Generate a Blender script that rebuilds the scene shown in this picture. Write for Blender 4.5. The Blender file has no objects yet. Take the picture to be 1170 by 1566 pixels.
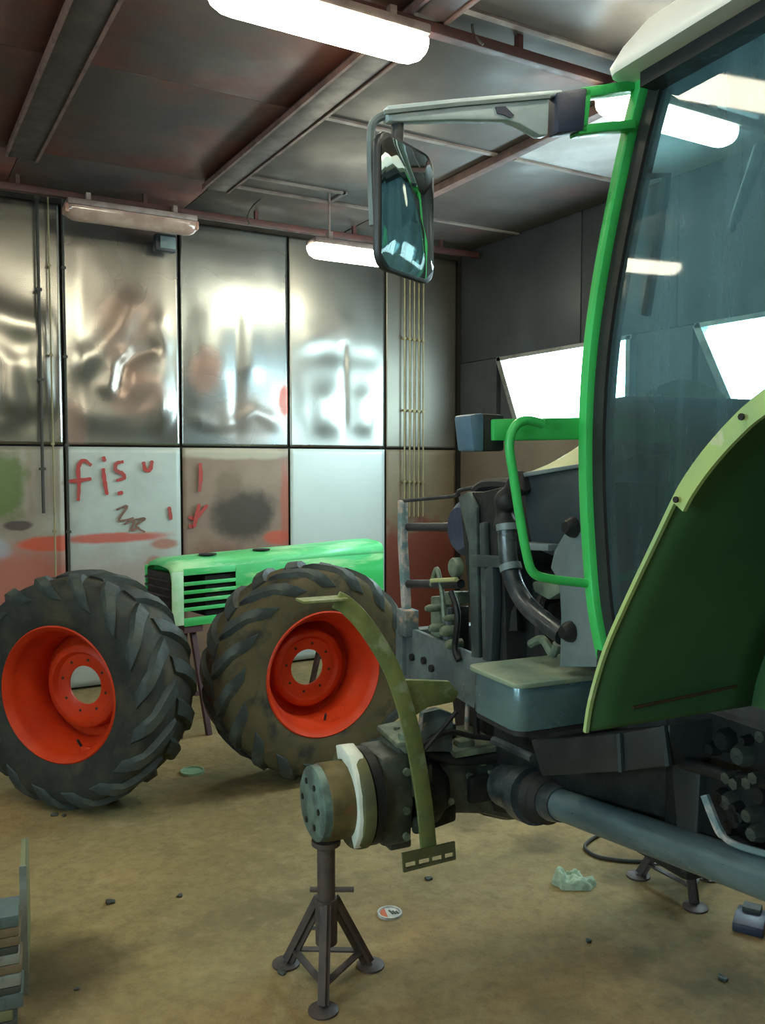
import bpy, bmesh, math, random
from mathutils import Vector, Matrix, noise
random.seed(7)
S = bpy.context.scene
COL = S.collection
PI = math.pi

# ------------------------------------------------------------------ camera
FPX, CX, CY = 1330.0, 585.0, 783.0
YAW, PITCH, EYE = math.radians(-30.0), math.radians(3.2), 1.6
cam_d = bpy.data.cameras.new('camera'); cam = bpy.data.objects.new('camera', cam_d); COL.objects.link(cam)
cam_d.sensor_fit = 'VERTICAL'; cam_d.sensor_height = 24.0; cam_d.lens = 24.0 * FPX / 1566.0
cam_d.clip_start = 0.05
cam.location = (0, 0, EYE); cam.rotation_euler = (PI / 2 - PITCH, 0, YAW)
S.camera = cam

# ------------------------------------------------------------------ world, exposure
w = bpy.data.worlds.new('world'); S.world = w; w.use_nodes = True
w.node_tree.nodes['Background'].inputs[0].default_value = (0.75, 0.88, 1.0, 1)
w.node_tree.nodes['Background'].inputs[1].default_value = 0.3
S.view_settings.view_transform = 'Standard'; S.view_settings.look = 'None'
S.view_settings.exposure = 0.75; S.view_settings.gamma = 1.0
S.view_settings.use_curve_mapping = False
LAMP_STRENGTH = 19.0
LAMP_COLOR = (1.0, 0.93, 0.70)
WINDOW_STRENGTH = 17.0
WINDOW_COLOR = (0.66, 0.93, 1.0)

# ------------------------------------------------------------------ measuring helpers (pixel of the photo -> point in the place)
RZ = Matrix.Rotation(YAW, 3, 'Z')
def ray(px, py):
    u, v = (px - CX) / FPX, (CY - py) / FPX
    c, s = math.cos(PITCH), math.sin(PITCH)
    return RZ @ Vector((u, c + v * s, -s + v * c))
ORG = Vector((0, 0, EYE))
def on_axis(px, py, ax, val):
    d = ray(px, py); t = (val - ORG[ax]) / d[ax]; return ORG + d * t
def camxy(X, Y):           # camera-levelled ground coords -> room coords
    return RZ @ Vector((X, Y, 0))
T_LOC = camxy(.477, 2.91)
T_ROT = math.radians(84.5)
TM = Matrix.Rotation(-T_ROT, 3, 'Z')
T_ORG = TM @ (ORG - T_LOC)
def _t(px, py, ax, val):
    d = TM @ ray(px, py); t = (val - T_ORG[ax]) / d[ax]; return T_ORG + d * t
def TF(px, py, F): return _t(px, py, 0, F)
def TL(px, py, L): return _t(px, py, 1, L)
def TZ(px, py, z): return _t(px, py, 2, z)

# ------------------------------------------------------------------ materials
def new_mat(name):
    m = bpy.data.materials.new(name); m.use_nodes = True
    nt = m.node_tree; b = nt.nodes['Principled BSDF']
    return m, nt, b
def N(nt, typ, **kw):
    n = nt.nodes.new(typ)
    for k, v in kw.items():
        if k.startswith('i_'):
            key = k[2:]; key = int(key) if key.isdigit() else key.replace('_', ' ')
            n.inputs[key].default_value = v
        else: setattr(n, k, v)
    return n
def mixc(nt, fac, a, b):
    m = nt.nodes.new('ShaderNodeMix'); m.data_type = 'RGBA'
    for sock, val in ((m.inputs[0], fac), (m.inputs[6], a), (m.inputs[7], b)):
        if hasattr(val, 'is_output'): nt.links.new(val, sock)
        elif isinstance(val, (int, float)): sock.default_value = val
        else: sock.default_value = (*val[:3], 1)
    return m.outputs[2]
def mth(nt, op, a, b=None, clamp=False):
    m = nt.nodes.new('ShaderNodeMath'); m.operation = op; m.use_clamp = clamp
    for i, val in enumerate((a, b)):
        if val is None: continue
        if hasattr(val, 'is_output'): nt.links.new(val, m.inputs[i])
        else: m.inputs[i].default_value = val
    return m.outputs[0]
def coords(nt, scale=(1, 1, 1)):
    tc = N(nt, 'ShaderNodeTexCoord'); mp = N(nt, 'ShaderNodeMapping'); mp.inputs['Scale'].default_value = scale
    nt.links.new(tc.outputs['Object'], mp.inputs[0]); return mp.outputs[0]
def noise_fac(nt, co, scale, lo=.4, hi=.6, detail=5, rough=.6, off=0):
    n = N(nt, 'ShaderNodeTexNoise'); n.inputs['Scale'].default_value = scale; n.inputs['Detail'].default_value = detail
    n.inputs['Roughness'].default_value = rough
    if off:
        a = N(nt, 'ShaderNodeVectorMath', operation='ADD'); a.inputs[1].default_value = (off, off * .7, off * 1.3)
        nt.links.new(co, a.inputs[0]); co = a.outputs[0]
    nt.links.new(co, n.inputs['Vector'])
    mr = N(nt, 'ShaderNodeMapRange'); mr.clamp = True; mr.inputs[1].default_value = lo; mr.inputs[2].default_value = hi
    nt.links.new(n.outputs[0], mr.inputs[0]); return mr.outputs[0]
def add_bump(nt, b, h, strength, dist=.01):
    bp = N(nt, 'ShaderNodeBump'); bp.inputs['Strength'].default_value = strength; bp.inputs['Distance'].default_value = dist
    nt.links.new(h, bp.inputs['Height']); nt.links.new(bp.outputs[0], b.inputs['Normal'])
def paint(name, base, rough=.5, metal=0.0, c2=None, s2=8, lo=.45, hi=.6, c3=None, s3=25, lo3=.58, hi3=.66, bump=.15, spec=.5, sc=(1, 1, 1)):
    """paint or metal with one or two wear / dirt colours"""
    m, nt, b = new_mat(name); co = coords(nt, sc)
    col = mixc(nt, noise_fac(nt, co, s2, lo, hi), base, c2 if c2 else tuple(v * .75 for v in base))
    if c3: col = mixc(nt, noise_fac(nt, co, s3, lo3, hi3, off=3.1), col, c3)
    nt.links.new(col, b.inputs['Base Color'])
    r = noise_fac(nt, co, s2 * 2, .3, .7, off=9.0)
    rr = N(nt, 'ShaderNodeMapRange'); rr.inputs[3].default_value = max(.03, rough - .1); rr.inputs[4].default_value = min(1, rough + .12)
    nt.links.new(r, rr.inputs[0]); nt.links.new(rr.outputs[0], b.inputs['Roughness'])
    b.inputs['Metallic'].default_value = metal; b.inputs['Specular IOR Level'].default_value = spec
    if bump: add_bump(nt, b, noise_fac(nt, co, s2 * 5, .2, .8, off=5), bump, .004)
    return m
def emit(name, color, strength):
    m, nt, b = new_mat(name); b.inputs['Base Color'].default_value = (.8, .8, .8, 1)
    b.inputs['Emission Color'].default_value = (*color, 1); b.inputs['Emission Strength'].default_value = strength
    return m
def blob(nt, co, cx, cz, rx, rz, soft=.5, warp=.25, off=0):
    """soft-edged stain of its own shape at (cx, cz) of a panel, ragged by noise"""
    sx = N(nt, 'ShaderNodeSeparateXYZ'); nt.links.new(co, sx.inputs[0])
    dx = mth(nt, 'DIVIDE', mth(nt, 'SUBTRACT', sx.outputs[0], cx), rx); dz = mth(nt, 'DIVIDE', mth(nt, 'SUBTRACT', sx.outputs[2], cz), rz)
    r = mth(nt, 'SQRT', mth(nt, 'ADD', mth(nt, 'MULTIPLY', dx, dx), mth(nt, 'MULTIPLY', dz, dz)))
    n = noise_fac(nt, co, 5, 0, 1, 3, off=cx * 7 + cz * 3 + off)
    r = mth(nt, 'ADD', r, mth(nt, 'MULTIPLY', mth(nt, 'SUBTRACT', n, .5), warp * 4))
    mr = N(nt, 'ShaderNodeMapRange'); mr.clamp = True; mr.interpolation_type = 'SMOOTHSTEP'
    mr.inputs[1].default_value = 1 + soft / 2; mr.inputs[2].default_value = 1 - soft / 2; nt.links.new(r, mr.inputs[0])
    return mr.outputs[0]
def wall_panel_mat(name, base, c2, rough, metal, stains=(), s2=2.2, seed=0):
    m, nt, b = new_mat(name); co = coords(nt)
    col = mixc(nt, noise_fac(nt, co, s2, .2, .8, 1, off=seed), base, c2)
    if metal < .5:
        col = mixc(nt, mth(nt, 'MULTIPLY', noise_fac(nt, co, 4, .45, .8, 6, .65, off=seed + 4), .45 if base[0] < .55 else .1), col, tuple(v * .5 for v in c2))
    met = None
    for i, (cx, cz, rx, rz, c, a, soft) in enumerate(stains):
        f = mth(nt, 'MULTIPLY', blob(nt, co, cx, cz, rx, rz, soft, off=seed + i), a)
        col = mixc(nt, f, col, c)
        inv = mth(nt, 'SUBTRACT', 1.0, f)
        met = inv if met is None else mth(nt, 'MULTIPLY', met, inv)
    nt.links.new(col, b.inputs['Base Color'])
    if met is not None and metal > 0: nt.links.new(mth(nt, 'MULTIPLY', met, metal), b.inputs['Metallic'])
    else: b.inputs['Metallic'].default_value = metal
    r = noise_fac(nt, co, 2, .1, .9, 1, off=seed + 7)
    rr = N(nt, 'ShaderNodeMapRange'); rr.inputs[3].default_value = max(.05, rough - .07); rr.inputs[4].default_value = rough + .1
    nt.links.new(r, rr.inputs[0]); nt.links.new(rr.outputs[0], b.inputs['Roughness'])
    return m

M = {}
M['floor'] = None
def floor_mat():
    m, nt, b = new_mat('dusty_concrete'); co = coords(nt)
    col = mixc(nt, noise_fac(nt, co, 1.1, .35, .65, 6), (.36, .285, .135), (.25, .21, .105))
    col = mixc(nt, mth(nt, 'MULTIPLY', noise_fac(nt, co, .55, .5, .68, 4, off=4), .75), col, (.42, .27, .12))
    col = mixc(nt, mth(nt, 'MULTIPLY', noise_fac(nt, co, 2.3, .55, .72, 6, off=8), .6), col, (.13, .115, .065))
    col = mixc(nt, mth(nt, 'MULTIPLY', noise_fac(nt, co, 22, .42, .7, 8, .75, off=2), .6), col, (.15, .12, .065))
    col = mixc(nt, mth(nt, 'MULTIPLY', noise_fac(nt, co, 9, .5, .72, 8, .7, off=12), .5), col, (.44, .36, .20))
    # dark ragged patches: stains in the lower corners, others under tractor and wheels
    sx = N(nt, 'ShaderNodeSeparateXYZ'); nt.links.new(co, sx.inputs[0])
    for px, py, r in ((105, 1480, .22), (60, 1500, .2), (1080, 1470, .3), (820, 1290, .12), (700, 1240, .25), (330, 1200, .3), (1000, 1330, .25)):
        p = on_axis(px, py, 2, 0)
        dx = mth(nt, 'SUBTRACT', sx.outputs[0], p.x); dy = mth(nt, 'SUBTRACT', sx.outputs[1], p.y)
        d = mth(nt, 'DIVIDE', mth(nt, 'SQRT', mth(nt, 'ADD', mth(nt, 'MULTIPLY', dx, dx), mth(nt, 'MULTIPLY', dy, dy))), r)
        d = mth(nt, 'ADD', d, mth(nt, 'MULTIPLY', mth(nt, 'SUBTRACT', noise_fac(nt, co, 7, 0, 1, off=px), .5), 1.8))
        mr = N(nt, 'ShaderNodeMapRange'); mr.clamp = True; mr.interpolation_type = 'SMOOTHSTEP'
        mr.inputs[1].default_value = 1.3; mr.inputs[2].default_value = .3; nt.links.new(d, mr.inputs[0])
        col = mixc(nt, mth(nt, 'MULTIPLY', mr.outputs[0], .55), col, (.06, .05, .03))
    nt.links.new(col, b.inputs['Base Color'])
    b.inputs['Roughness'].default_value = .8; b.inputs['Specular IOR Level'].default_value = .25
    add_bump(nt, b, noise_fac(nt, co, 18, .2, .8, 8), .35, .02)
    return m
M['floor'] = floor_mat()
M['ceil'] = paint('ceiling_board', (.085, .062, .058), .5, 0, (.064, .053, .054), 1.6, .4, .62, (.17, .045, .032), .9, .46, .66, .05)
M['ceil2'] = paint('ceiling_board_pale', (.082, .068, .060), .55, 0, (.062, .052, .048), 1.6, .4, .62, (.13, .06, .05), 1.3, .6, .74, .05)
M['ceil3'] = paint('ceiling_board_white', (.58, .58, .58), .55, 0, (.42, .42, .42), 2, bump=.05)
M['ceil_bk'] = paint('ceiling_dark', (.06, .05, .045), .8)
M['batten'] = paint('pale_batten', (.26, .22, .195), .6, 0, (.17, .13, .12), 5)
M['beam'] = paint('brown_beam', (.034, .021, .021), .5, 0, (.055, .034, .033), 4, .45, .65)
M['beamlip'] = paint('beam_lip', (.17, .10, .09), .5, 0, (.09, .055, .05), 6)
M['rail'] = paint('red_brown_rail', (.075, .028, .026), .55, 0, (.055, .026, .025), 8)
M['dash'] = paint('black_dashboard', (.006, .007, .009), .7)
M['dark'] = paint('shade_and_valve_black', (.02, .02, .02), .9)  # near-black for the shade inside the hood, holes and tyre valves
M['wallbk'] = paint('wall_backing', (.03, .028, .025), .9)
M['greywall'] = paint('grey_sheet_wall', (.065, .073, .082), .5, .3, (.05, .056, .063), 1.5, bump=.05)
M['galv'] = paint('galvanised', (.35, .36, .36), .4, .8, (.22, .22, .21), 6)
M['cable_y'] = paint('yellowish_cable', (.30, .26, .14), .6)
M['cable_d'] = paint('dark_cable', (.05, .05, .045), .6)
M['black'] = paint('black_rubber', (.018, .02, .022), .6)
M['blackm'] = paint('black_metal', (.028, .034, .04), .45, .2, (.05, .055, .06), 9)
M['tyre'] = paint('tyre_rubber', (.022, .028, .028), .75, 0, (.042, .046, .038), 7, .4, .65, (.085, .075, .045), 5, .52, .74, .3, .3)
M['tyre2'] = paint('tyre_rubber_muddy', (.072, .062, .034), .8, 0, (.105, .088, .046), 5, .35, .65, (.032, .034, .028), 7, .52, .66, .3, .3)
M['lug'] = paint('tyre_lug_rubber', (.034, .047, .048), .55, 0, (.075, .093, .080), 8, .45, .7, (.014, .020, .022), 5, .52, .7, .3, .4)
M['rim'] = paint('orange_red_rim', (.62, .050, .010), .45, 0, (.46, .028, .008), 4, .4, .7, (.22, .03, .015), 22, .64, .74, spec=.3)
M['green'] = paint('bright_green_paint', (.055, .58, .14), .33, 0, (.045, .50, .11), 5)
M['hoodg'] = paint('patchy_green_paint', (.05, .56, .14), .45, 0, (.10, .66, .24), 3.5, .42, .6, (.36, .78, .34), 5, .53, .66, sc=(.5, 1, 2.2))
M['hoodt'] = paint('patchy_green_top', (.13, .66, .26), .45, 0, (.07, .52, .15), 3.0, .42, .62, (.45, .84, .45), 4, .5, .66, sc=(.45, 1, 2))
M['hoodw'] = paint('primer_green', (.52, .80, .55), .5, 0, (.25, .68, .33), 4, .45, .62)
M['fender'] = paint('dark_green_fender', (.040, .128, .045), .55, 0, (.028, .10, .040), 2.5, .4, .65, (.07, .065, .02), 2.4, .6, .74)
M['fenderl'] = paint('fender_lip_lit', (.42, .56, .20), .45, 0, (.34, .50, .22), 9, .45, .6, (.62, .62, .45), 12, .6, .68)  # pale tone carries the light that falls on the folded lip
M['rust'] = paint('rust', (.055, .032, .014), .85)
M['olive'] = paint('olive_paint', (.19, .23, .075), .5, 0, (.13, .17, .065), 10, .42, .62, (.27, .33, .20), 14, .56, .68)
M['olived'] = paint('dirty_olive', (.13, .145, .06), .6, .1, (.09, .10, .055), 12, .42, .62, (.17, .12, .05), 9, .6, .72)
M['brass'] = paint('brown_drum', (.17, .14, .05), .5, .35, (.10, .085, .04), 9, .42, .62, (.20, .11, .04), 14, .58, .7)
M['hubf'] = paint('hub_face_paint', (.17, .27, .24), .5, .2, (.09, .14, .13), 16, .42, .6)
M['white'] = paint('white_paint', (.84, .92, .84), .45, 0, (.70, .80, .72), 9)
M['roofw'] = paint('white_roof', (.90, .90, .86), .35, 0, (.86, .86, .82), 3)
M['cast'] = paint('greasy_cast_iron', (.062, .075, .064), .45, .3, (.105, .125, .105), 12, .42, .64, (.12, .14, .11), 22, .58, .7, .4)
M['castl'] = paint('pale_greasy_casting', (.20, .26, .19), .5, .25, (.10, .13, .10), 14, .42, .62)
M['castd'] = paint('dark_greasy_metal', (.013, .016, .018), .5, .3, (.03, .034, .035), 11, .45, .65, bump=.4)
M['frame'] = paint('blue_grey_frame', (.16, .21, .22), .5, .15, (.09, .12, .13), 8, .42, .62, (.60, .42, .30), 7, .62, .70)
M['guard'] = paint('peeling_guard', (.50, .46, .44), .55, 0, (.16, .26, .28), 16, .46, .56, (.58, .42, .34), 12, .58, .68)
M['tank'] = paint('teal_grey_tank', (.10, .18, .20), .2, .3, (.15, .25, .27), 5, .42, .66)
M['tankt'] = paint('tank_top_dusty', (.28, .36, .26), .5, .1, (.18, .27, .22), 8)
M['slate'] = paint('slate_panel', (.045, .062, .074), .4, .1, (.036, .05, .06), 4)
M['plate'] = paint('grey_blue_plate', (.19, .25, .265), .5, .2, (.14, .19, .205), 6)
M['cowl'] = paint('yellow_green_cowl', (.46, .50, .24), .45, 0, (.38, .44, .20), 5)
M['pipe'] = paint('dark_steel_pipe', (.035, .047, .055), .32, .3, (.10, .12, .13), 9)
M['shaft'] = paint('blue_steel_shaft', (.17, .26, .30), .35, .45, (.11, .17, .20), 6, .42, .65, sc=(.6, 3, 3))
M['rad'] = paint('radiator_teal', (.04, .06, .065), .5, .15, (.085, .12, .115), 9)
M['boxg'] = paint('charcoal_box', (.025, .030, .032), .5, .1, (.034, .04, .042), 6)
M['arm'] = paint('bare_grey_arm', (.52, .63, .68), .42, .1, (.40, .51, .56), 8, .44, .62, (.10, .12, .13), 9, .66, .74)
M['navy'] = paint('navy_plastic', (.035, .045, .085), .45, 0, (.055, .07, .11), 9)
M['bluecap'] = paint('blue_lens_cap', (.10, .19, .27), .35, 0, (.075, .14, .21), 7)
M['stand'] = paint('worn_stand_steel', (.085, .075, .075), .55, .3, (.13, .10, .09), 12, .42, .62, (.05, .055, .06), 9)
M['purple'] = paint('purple_brown_steel', (.10, .055, .07), .6, .1)
M['rag'] = paint('pale_green_rag', (.50, .66, .50), .85, 0, (.30, .42, .31), 28, .42, .6)
M['lid_g'] = paint('green_lid', (.25, .42, .27), .5, 0, (.2, .36, .22), 20)
M['lid_w'] = paint('white_red_lid', (.60, .62, .58), .45, 0, (.45, .48, .46), 22, .45, .6)
M['lid_r'] = paint('lid_red_print', (.60, .14, .06), .5)
M['redpaint'] = paint('red_spray', (.42, .05, .045), .6, 0, (.34, .07, .06), 9)
M['brownpaint'] = paint('brown_spray', (.22, .12, .09), .6)
M['red2'] = paint('orange_red_spray', (.48, .09, .05), .6)
M['lampbody'] = paint('lamp_housing', (.30, .24, .22), .5, 0, (.2, .15, .14), 9)
M['lampoff'] = paint('unlit_lamp_cover', (.46, .33, .28), .15, 0, (.36, .24, .20), 7, spec=.8, bump=0)
M['lampend'] = paint('pinkish_end_cap', (.55, .30, .24), .3)
M['lampon'] = emit('lit_diffuser', LAMP_COLOR, LAMP_STRENGTH)
M['daylight'] = emit('daylit_window', WINDOW_COLOR, WINDOW_STRENGTH)
M['seat'] = paint('dark_seat', (.025, .03, .03), .8)
M['wood'] = paint('weathered_wood', (.20, .16, .10), .7, 0, (.13, .10, .065), 9)
M['boardb'] = paint('blue_grey_board', (.12, .18, .19), .5, .1, (.08, .12, .13), 7)
M['boardw'] = paint('pale_grey_board', (.30, .34, .32), .5, .1, (.20, .23, .21), 9)
M['boardd'] = paint('dark_board', (.06, .075, .07), .6)
M['card'] = paint('olive_panel', (.20, .22, .12), .6, 0, (.16, .18, .10), 5)
m, nt, b = new_mat('mirror_glass'); b.inputs['Base Color'].default_value = (.72, .86, .84, 1); b.inputs['Metallic'].default_value = 1; b.inputs['Roughness'].default_value = .04; M['mirror'] = m
def glass_mat(name, tint, dust, dustcol):
    m, nt, b = new_mat(name)
    out = nt.nodes['Material Output']; nt.nodes.remove(b); co = coords(nt, (2.2, 1, .3))
    tr = N(nt, 'ShaderNodeBsdfTransparent'); tr.inputs[0].default_value = (*tint, 1)
    gl = N(nt, 'ShaderNodeBsdfGlossy'); gl.inputs['Roughness'].default_value = .03
    df = N(nt, 'ShaderNodeBsdfDiffuse'); df.inputs[0].default_value = (*dustcol, 1)
    tl = N(nt, 'ShaderNodeBsdfTranslucent'); tl.inputs[0].default_value = (*dustcol, 1)
    lw = N(nt, 'ShaderNodeLayerWeight'); lw.inputs[0].default_value = .5
    frs = mth(nt, 'ADD', mth(nt, 'MULTIPLY', mth(nt, 'POWER', lw.outputs['Facing'], 4.0), .6), .05)
    a = N(nt, 'ShaderNodeMixShader'); nt.links.new(frs, a.inputs[0]); nt.links.new(tr.outputs[0], a.inputs[1]); nt.links.new(gl.outputs[0], a.inputs[2])
    d2 = N(nt, 'ShaderNodeMixShader'); d2.inputs[0].default_value = .78; nt.links.new(df.outputs[0], d2.inputs[1]); nt.links.new(tl.outputs[0], d2.inputs[2])
    c = N(nt, 'ShaderNodeMixShader')
    f = mth(nt, 'MULTIPLY', mth(nt, 'ADD', noise_fac(nt, co, 5, .25, .8, 6), .35), dust)
    nt.links.new(f, c.inputs[0]); nt.links.new(a.outputs[0], c.inputs[1]); nt.links.new(d2.outputs[0], c.inputs[2])
    nt.links.new(c.outputs[0], out.inputs[0]); return m
M['glass'] = glass_mat('dusty_door_glass', (.58, .80, .84), .30, (.48, .76, .84))
M['glass2'] = glass_mat('windscreen_glass', (.70, .90, .92), .05, (.5, .75, .78))

# ------------------------------------------------------------------ mesh helpers
def V(*a): return Vector(a)
class MB:
    def __init__(s): s.v = []; s.f = []
    def add(s, vs, fs):
        o = len(s.v); s.v += [Vector(p) for p in vs]; s.f += [tuple(i + o for i in f) for f in fs]; return s
    def box(s, c, d, rot=None):
        hx, hy, hz = d[0] / 2, d[1] / 2, d[2] / 2
        vs = [Vector((x, y, z)) for z in (-hz, hz) for y in (-hy, hy) for x in (-hx, hx)]
        if rot is not None: vs = [rot @ p for p in vs]
        c = Vector(c)
        return s.add([p + c for p in vs], [(0, 2, 3, 1), (4, 5, 7, 6), (0, 1, 5, 4), (2, 6, 7, 3), (0, 4, 6, 2), (1, 3, 7, 5)])
    def prism(s, poly, off):
        n = len(poly); off = Vector(off); a = [Vector(p) for p in poly]
        return s.add(a + [p + off for p in a], [tuple(range(n)), tuple(range(2 * n - 1, n - 1, -1))] + [(i, n + i, n + (i + 1) % n, (i + 1) % n) for i in range(n)])
    def lathe(s, prof, c=(0, 0, 0), ax=2, n=24, a0=0, cap=False, loop=False):
        """prof: (radius, height) pairs along axis ax"""
        c = Vector(c); vs = []; e = [Vector((1, 0, 0)), Vector((0, 1, 0)), Vector((0, 0, 1))]
        A, B, C = e[ax], e[(ax + 1) % 3], e[(ax + 2) % 3]
        for r, h in prof:
            for k in range(n):
                t = a0 + 2 * PI * k / n; vs.append(c + A * h + B * (r * math.cos(t)) + C * (r * math.sin(t)))
        m = len(prof); fs = []
        for j in range(m if loop else m - 1):
            j2 = (j + 1) % m
            for k in range(n): fs.append((j * n + k, j * n + (k + 1) % n, j2 * n + (k + 1) % n, j2 * n + k))
        if cap: fs += [tuple(range(n - 1, -1, -1)), tuple((m - 1) * n + k for k in range(n))]
        return s.add(vs, fs)
    def cyl(s, p0, p1, r, n=16, r1=None):
        return s.tube([p0, p1], [r, r if r1 is None else r1], n)
    def tube(s, pts, r, n=10, up=None):
        pts = [Vector(p) for p in pts]; m = len(pts)
        rs = r if isinstance(r, (list, tuple)) else [r] * m
        tan = []
        for i in range(m):
            t = (pts[min(i + 1, m - 1)] - pts[max(i - 1, 0)]); tan.append(t.normalized())
        u = Vector(up) if up else (Vector((0, 0, 1)) if abs(tan[0].z) < .9 else Vector((1, 0, 0)))
        u = (u - tan[0] * u.dot(tan[0])).normalized(); vs = []
        for i in range(m):
            u = (u - tan[i] * u.dot(tan[i])).normalized(); b = tan[i].cross(u)
            for k in range(n):
                t = 2 * PI * (k + .5) / n; vs.append(pts[i] + (u * math.cos(t) + b * math.sin(t)) * rs[i])
        fs = [(i * n + k, i * n + (k + 1) % n, (i + 1) * n + (k + 1) % n, (i + 1) * n + k) for i in range(m - 1) for k in range(n)]
        fs += [tuple(range(n - 1, -1, -1)), tuple((m - 1) * n + k for k in range(n))]
        return s.add(vs, fs)
    def bar(s, pts, wid, thk, side):
        """rectangular bar swept along pts: wid across (in the plane of side x tangent), thk along side"""
        pts = [Vector(p) for p in pts]; m = len(pts); sd = Vector(side).normalized(); vs = []
        for i in range(m):
            t = (pts[min(i + 1, m - 1)] - pts[max(i - 1, 0)]).normalized(); a = sd.cross(t).normalized()
            wd = wid[i] if isinstance(wid, (list, tuple)) else wid
            for x, y in ((-1, -1), (1, -1), (1, 1), (-1, 1)): vs.append(pts[i] + a * (x * wd / 2) + sd * (y * thk / 2))
        fs = [(i * 4 + k, i * 4 + (k + 1) % 4, (i + 1) * 4 + (k + 1) % 4, (i + 1) * 4 + k) for i in range(m - 1) for k in range(4)]
        fs += [(3, 2, 1, 0), tuple((m - 1) * 4 + k for k in range(4))]
        return s.add(vs, fs)
    def grid(s, fn, nu, nv):
        vs = [fn(i / nu, j / nv) for j in range(nv + 1) for i in range(nu + 1)]
        fs = [(j * (nu + 1) + i, j * (nu + 1) + i + 1, (j + 1) * (nu + 1) + i + 1, (j + 1) * (nu + 1) + i) for j in range(nv) for i in range(nu)]
        return s.add(vs, fs)
    def mesh(s, name, mat, bevel=0, smooth=True, ang=40):
        me = bpy.data.meshes.new(name); me.from_pydata([tuple(p) for p in s.v], [], s.f)
        bm = bmesh.new(); bm.from_mesh(me); bmesh.ops.recalc_face_normals(bm, faces=bm.faces)
        if bevel:
            es = [e for e in bm.edges if len(e.link_faces) == 2 and e.calc_face_angle(0) > .6]
            bmesh.ops.bevel(bm, geom=es, offset=bevel, segments=2, profile=.5, affect='EDGES', clamp_overlap=True)
        bm.to_mesh(me); bm.free()
        if smooth:
            me.polygons.foreach_set('use_smooth', [True] * len(me.polygons)); me.set_sharp_from_angle(angle=math.radians(ang))
        me.materials.append(M[mat] if isinstance(mat, str) else mat); return me
    def build(s, name, mat, parent=None, bevel=0, smooth=True, label=None, loc=None, ang=40):
        return link(name, s.mesh(name, mat, bevel, smooth, ang), parent, label, loc)
def link(name, me, parent=None, label=None, loc=None):
    o = bpy.data.objects.new(name, me); COL.objects.link(o)
    if parent is not None: o.parent = parent
    if label: o['label'] = label
    if loc is not None: o.location = loc
    return o
def spline(pts, k=6):
    pts = [Vector(p) for p in pts]; out = []
    for i in range(len(pts) - 1):
        p0, p1, p2, p3 = pts[max(i - 1, 0)], pts[i], pts[i + 1], pts[min(i + 2, len(pts) - 1)]
        for j in range(k):
            t = j / k
            out.append(.5 * ((2 * p1) + (p2 - p0) * t + (2 * p0 - 5 * p1 + 4 * p2 - p3) * t * t + (3 * p1 - p0 - 3 * p2 + p3) * t ** 3))
    out.append(pts[-1]); return out
def tag(o, label, cat, group=None):
    o['label'] = label; o['category'] = cat
    if group: o['group'] = group
    return o
def thing(name, label, cat, loc=(0, 0, 0), rotz=0, group=None):
    o = bpy.data.objects.new(name, None); COL.objects.link(o); o.empty_display_size = .1
    o.location = loc; o.rotation_euler = (0, 0, rotz); return tag(o, label, cat, group)
def struct(o): o['kind'] = 'structure'; return o
def copy_tree(o, parent=None):
    c = o.copy(); COL.objects.link(c); c.parent = parent
    for ch in list(o.children): copy_tree(ch, c)
    return c

# ================================================================== THE ROOM
XL, XR, YF, YB, HC = -4.2, 4.42, -4.0, 6.325, 3.42
struct(MB().box(((XL + XR) / 2, (YF + YB) / 2, -.05), (XR - XL + .2, YF * -1 + YB + .2, .1)).build('floor', 'floor'))

# ceiling: dark slab above, boards, beams and battens below it
ceiling = struct(MB().box(((XL + XR) / 2, (YF + YB) / 2, HC + .06), (XR - XL + .5, YB - YF + .5, .08)).build('ceiling', 'ceil_bk'))
BX = [-4.2, -2.92, -1.65, -.42, .76, 1.93, 3.21, 4.42]
BY = [-4.0, -2.4, -1.07, .27, 1.6, 2.93, 4.18, 5.5, 6.325]
for i in range(len(BX) - 1):
    for j in range(len(BY) - 1):
        g_ = .006 if i >= 5 else .0015; x0, x1, y0, y1 = BX[i] + g_, BX[i + 1] - g_, BY[j] + g_, BY[j + 1] - g_
        mt = 'ceil2' if i >= 5 else 'ceil'
        if i == 6 and j == 5: mt = 'ceil3'
        c = MB().box((0, 0, 0), (x1 - x0, y1 - y0, .016)).build('ceiling_board', mt, ceiling, .003)
        c.location = ((x0 + x1) / 2, (y0 + y1) / 2, HC + random.uniform(-.002, .002))
for x in BX[1:-1]:
    wid = .15 if x < 2.5 else .06
    bm_ = MB().box((x, (YF + 5.5) / 2, HC - .035), (wid, 5.5 - YF, .05)).build('beam', 'beam' if x < 2.5 else 'beamlip', ceiling, .004)
    if x < 2.5:
        for sx in (-1, 1): MB().box((x + sx * (wid / 2 + .008), (YF + 5.5) / 2, HC - .052), (.016, 5.5 - YF, .03)).build('beam_lip', 'beamlip', bm_)
for j in range(1, len(BY) - 1):
    for i in (5, 6):
        MB().box(((BX[i] + BX[i + 1]) / 2 + .05, BY[j], HC - .014), (BX[i + 1] - BX[i] - .12, .035, .012)).build('batten', 'batten', ceiling)
for (xa, xb) in ((2.02, 2.75),):
    MB().box(((xa + xb) / 2, 5.27, HC - .014), (xb - xa, .03, .012)).build('batten', 'batten', ceiling)
    MB().box((xb, 5.385, HC - .014), (.03, .26, .012)).build('batten', 'batten', ceiling)

# back wall: dark backing, metal sheets in two rows
wall_back = struct(MB().box(((XL + XR) / 2, YB + .08, HC / 2), (XR - XL + .2, .08, HC)).build('wall_back', 'wallbk'))
SX = [-4.2, -3.25, -2.38, -1.5, -.63, .24, 1.112, 1.935, 2.804, 3.684, 4.41]
SEAM = 1.722
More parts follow.
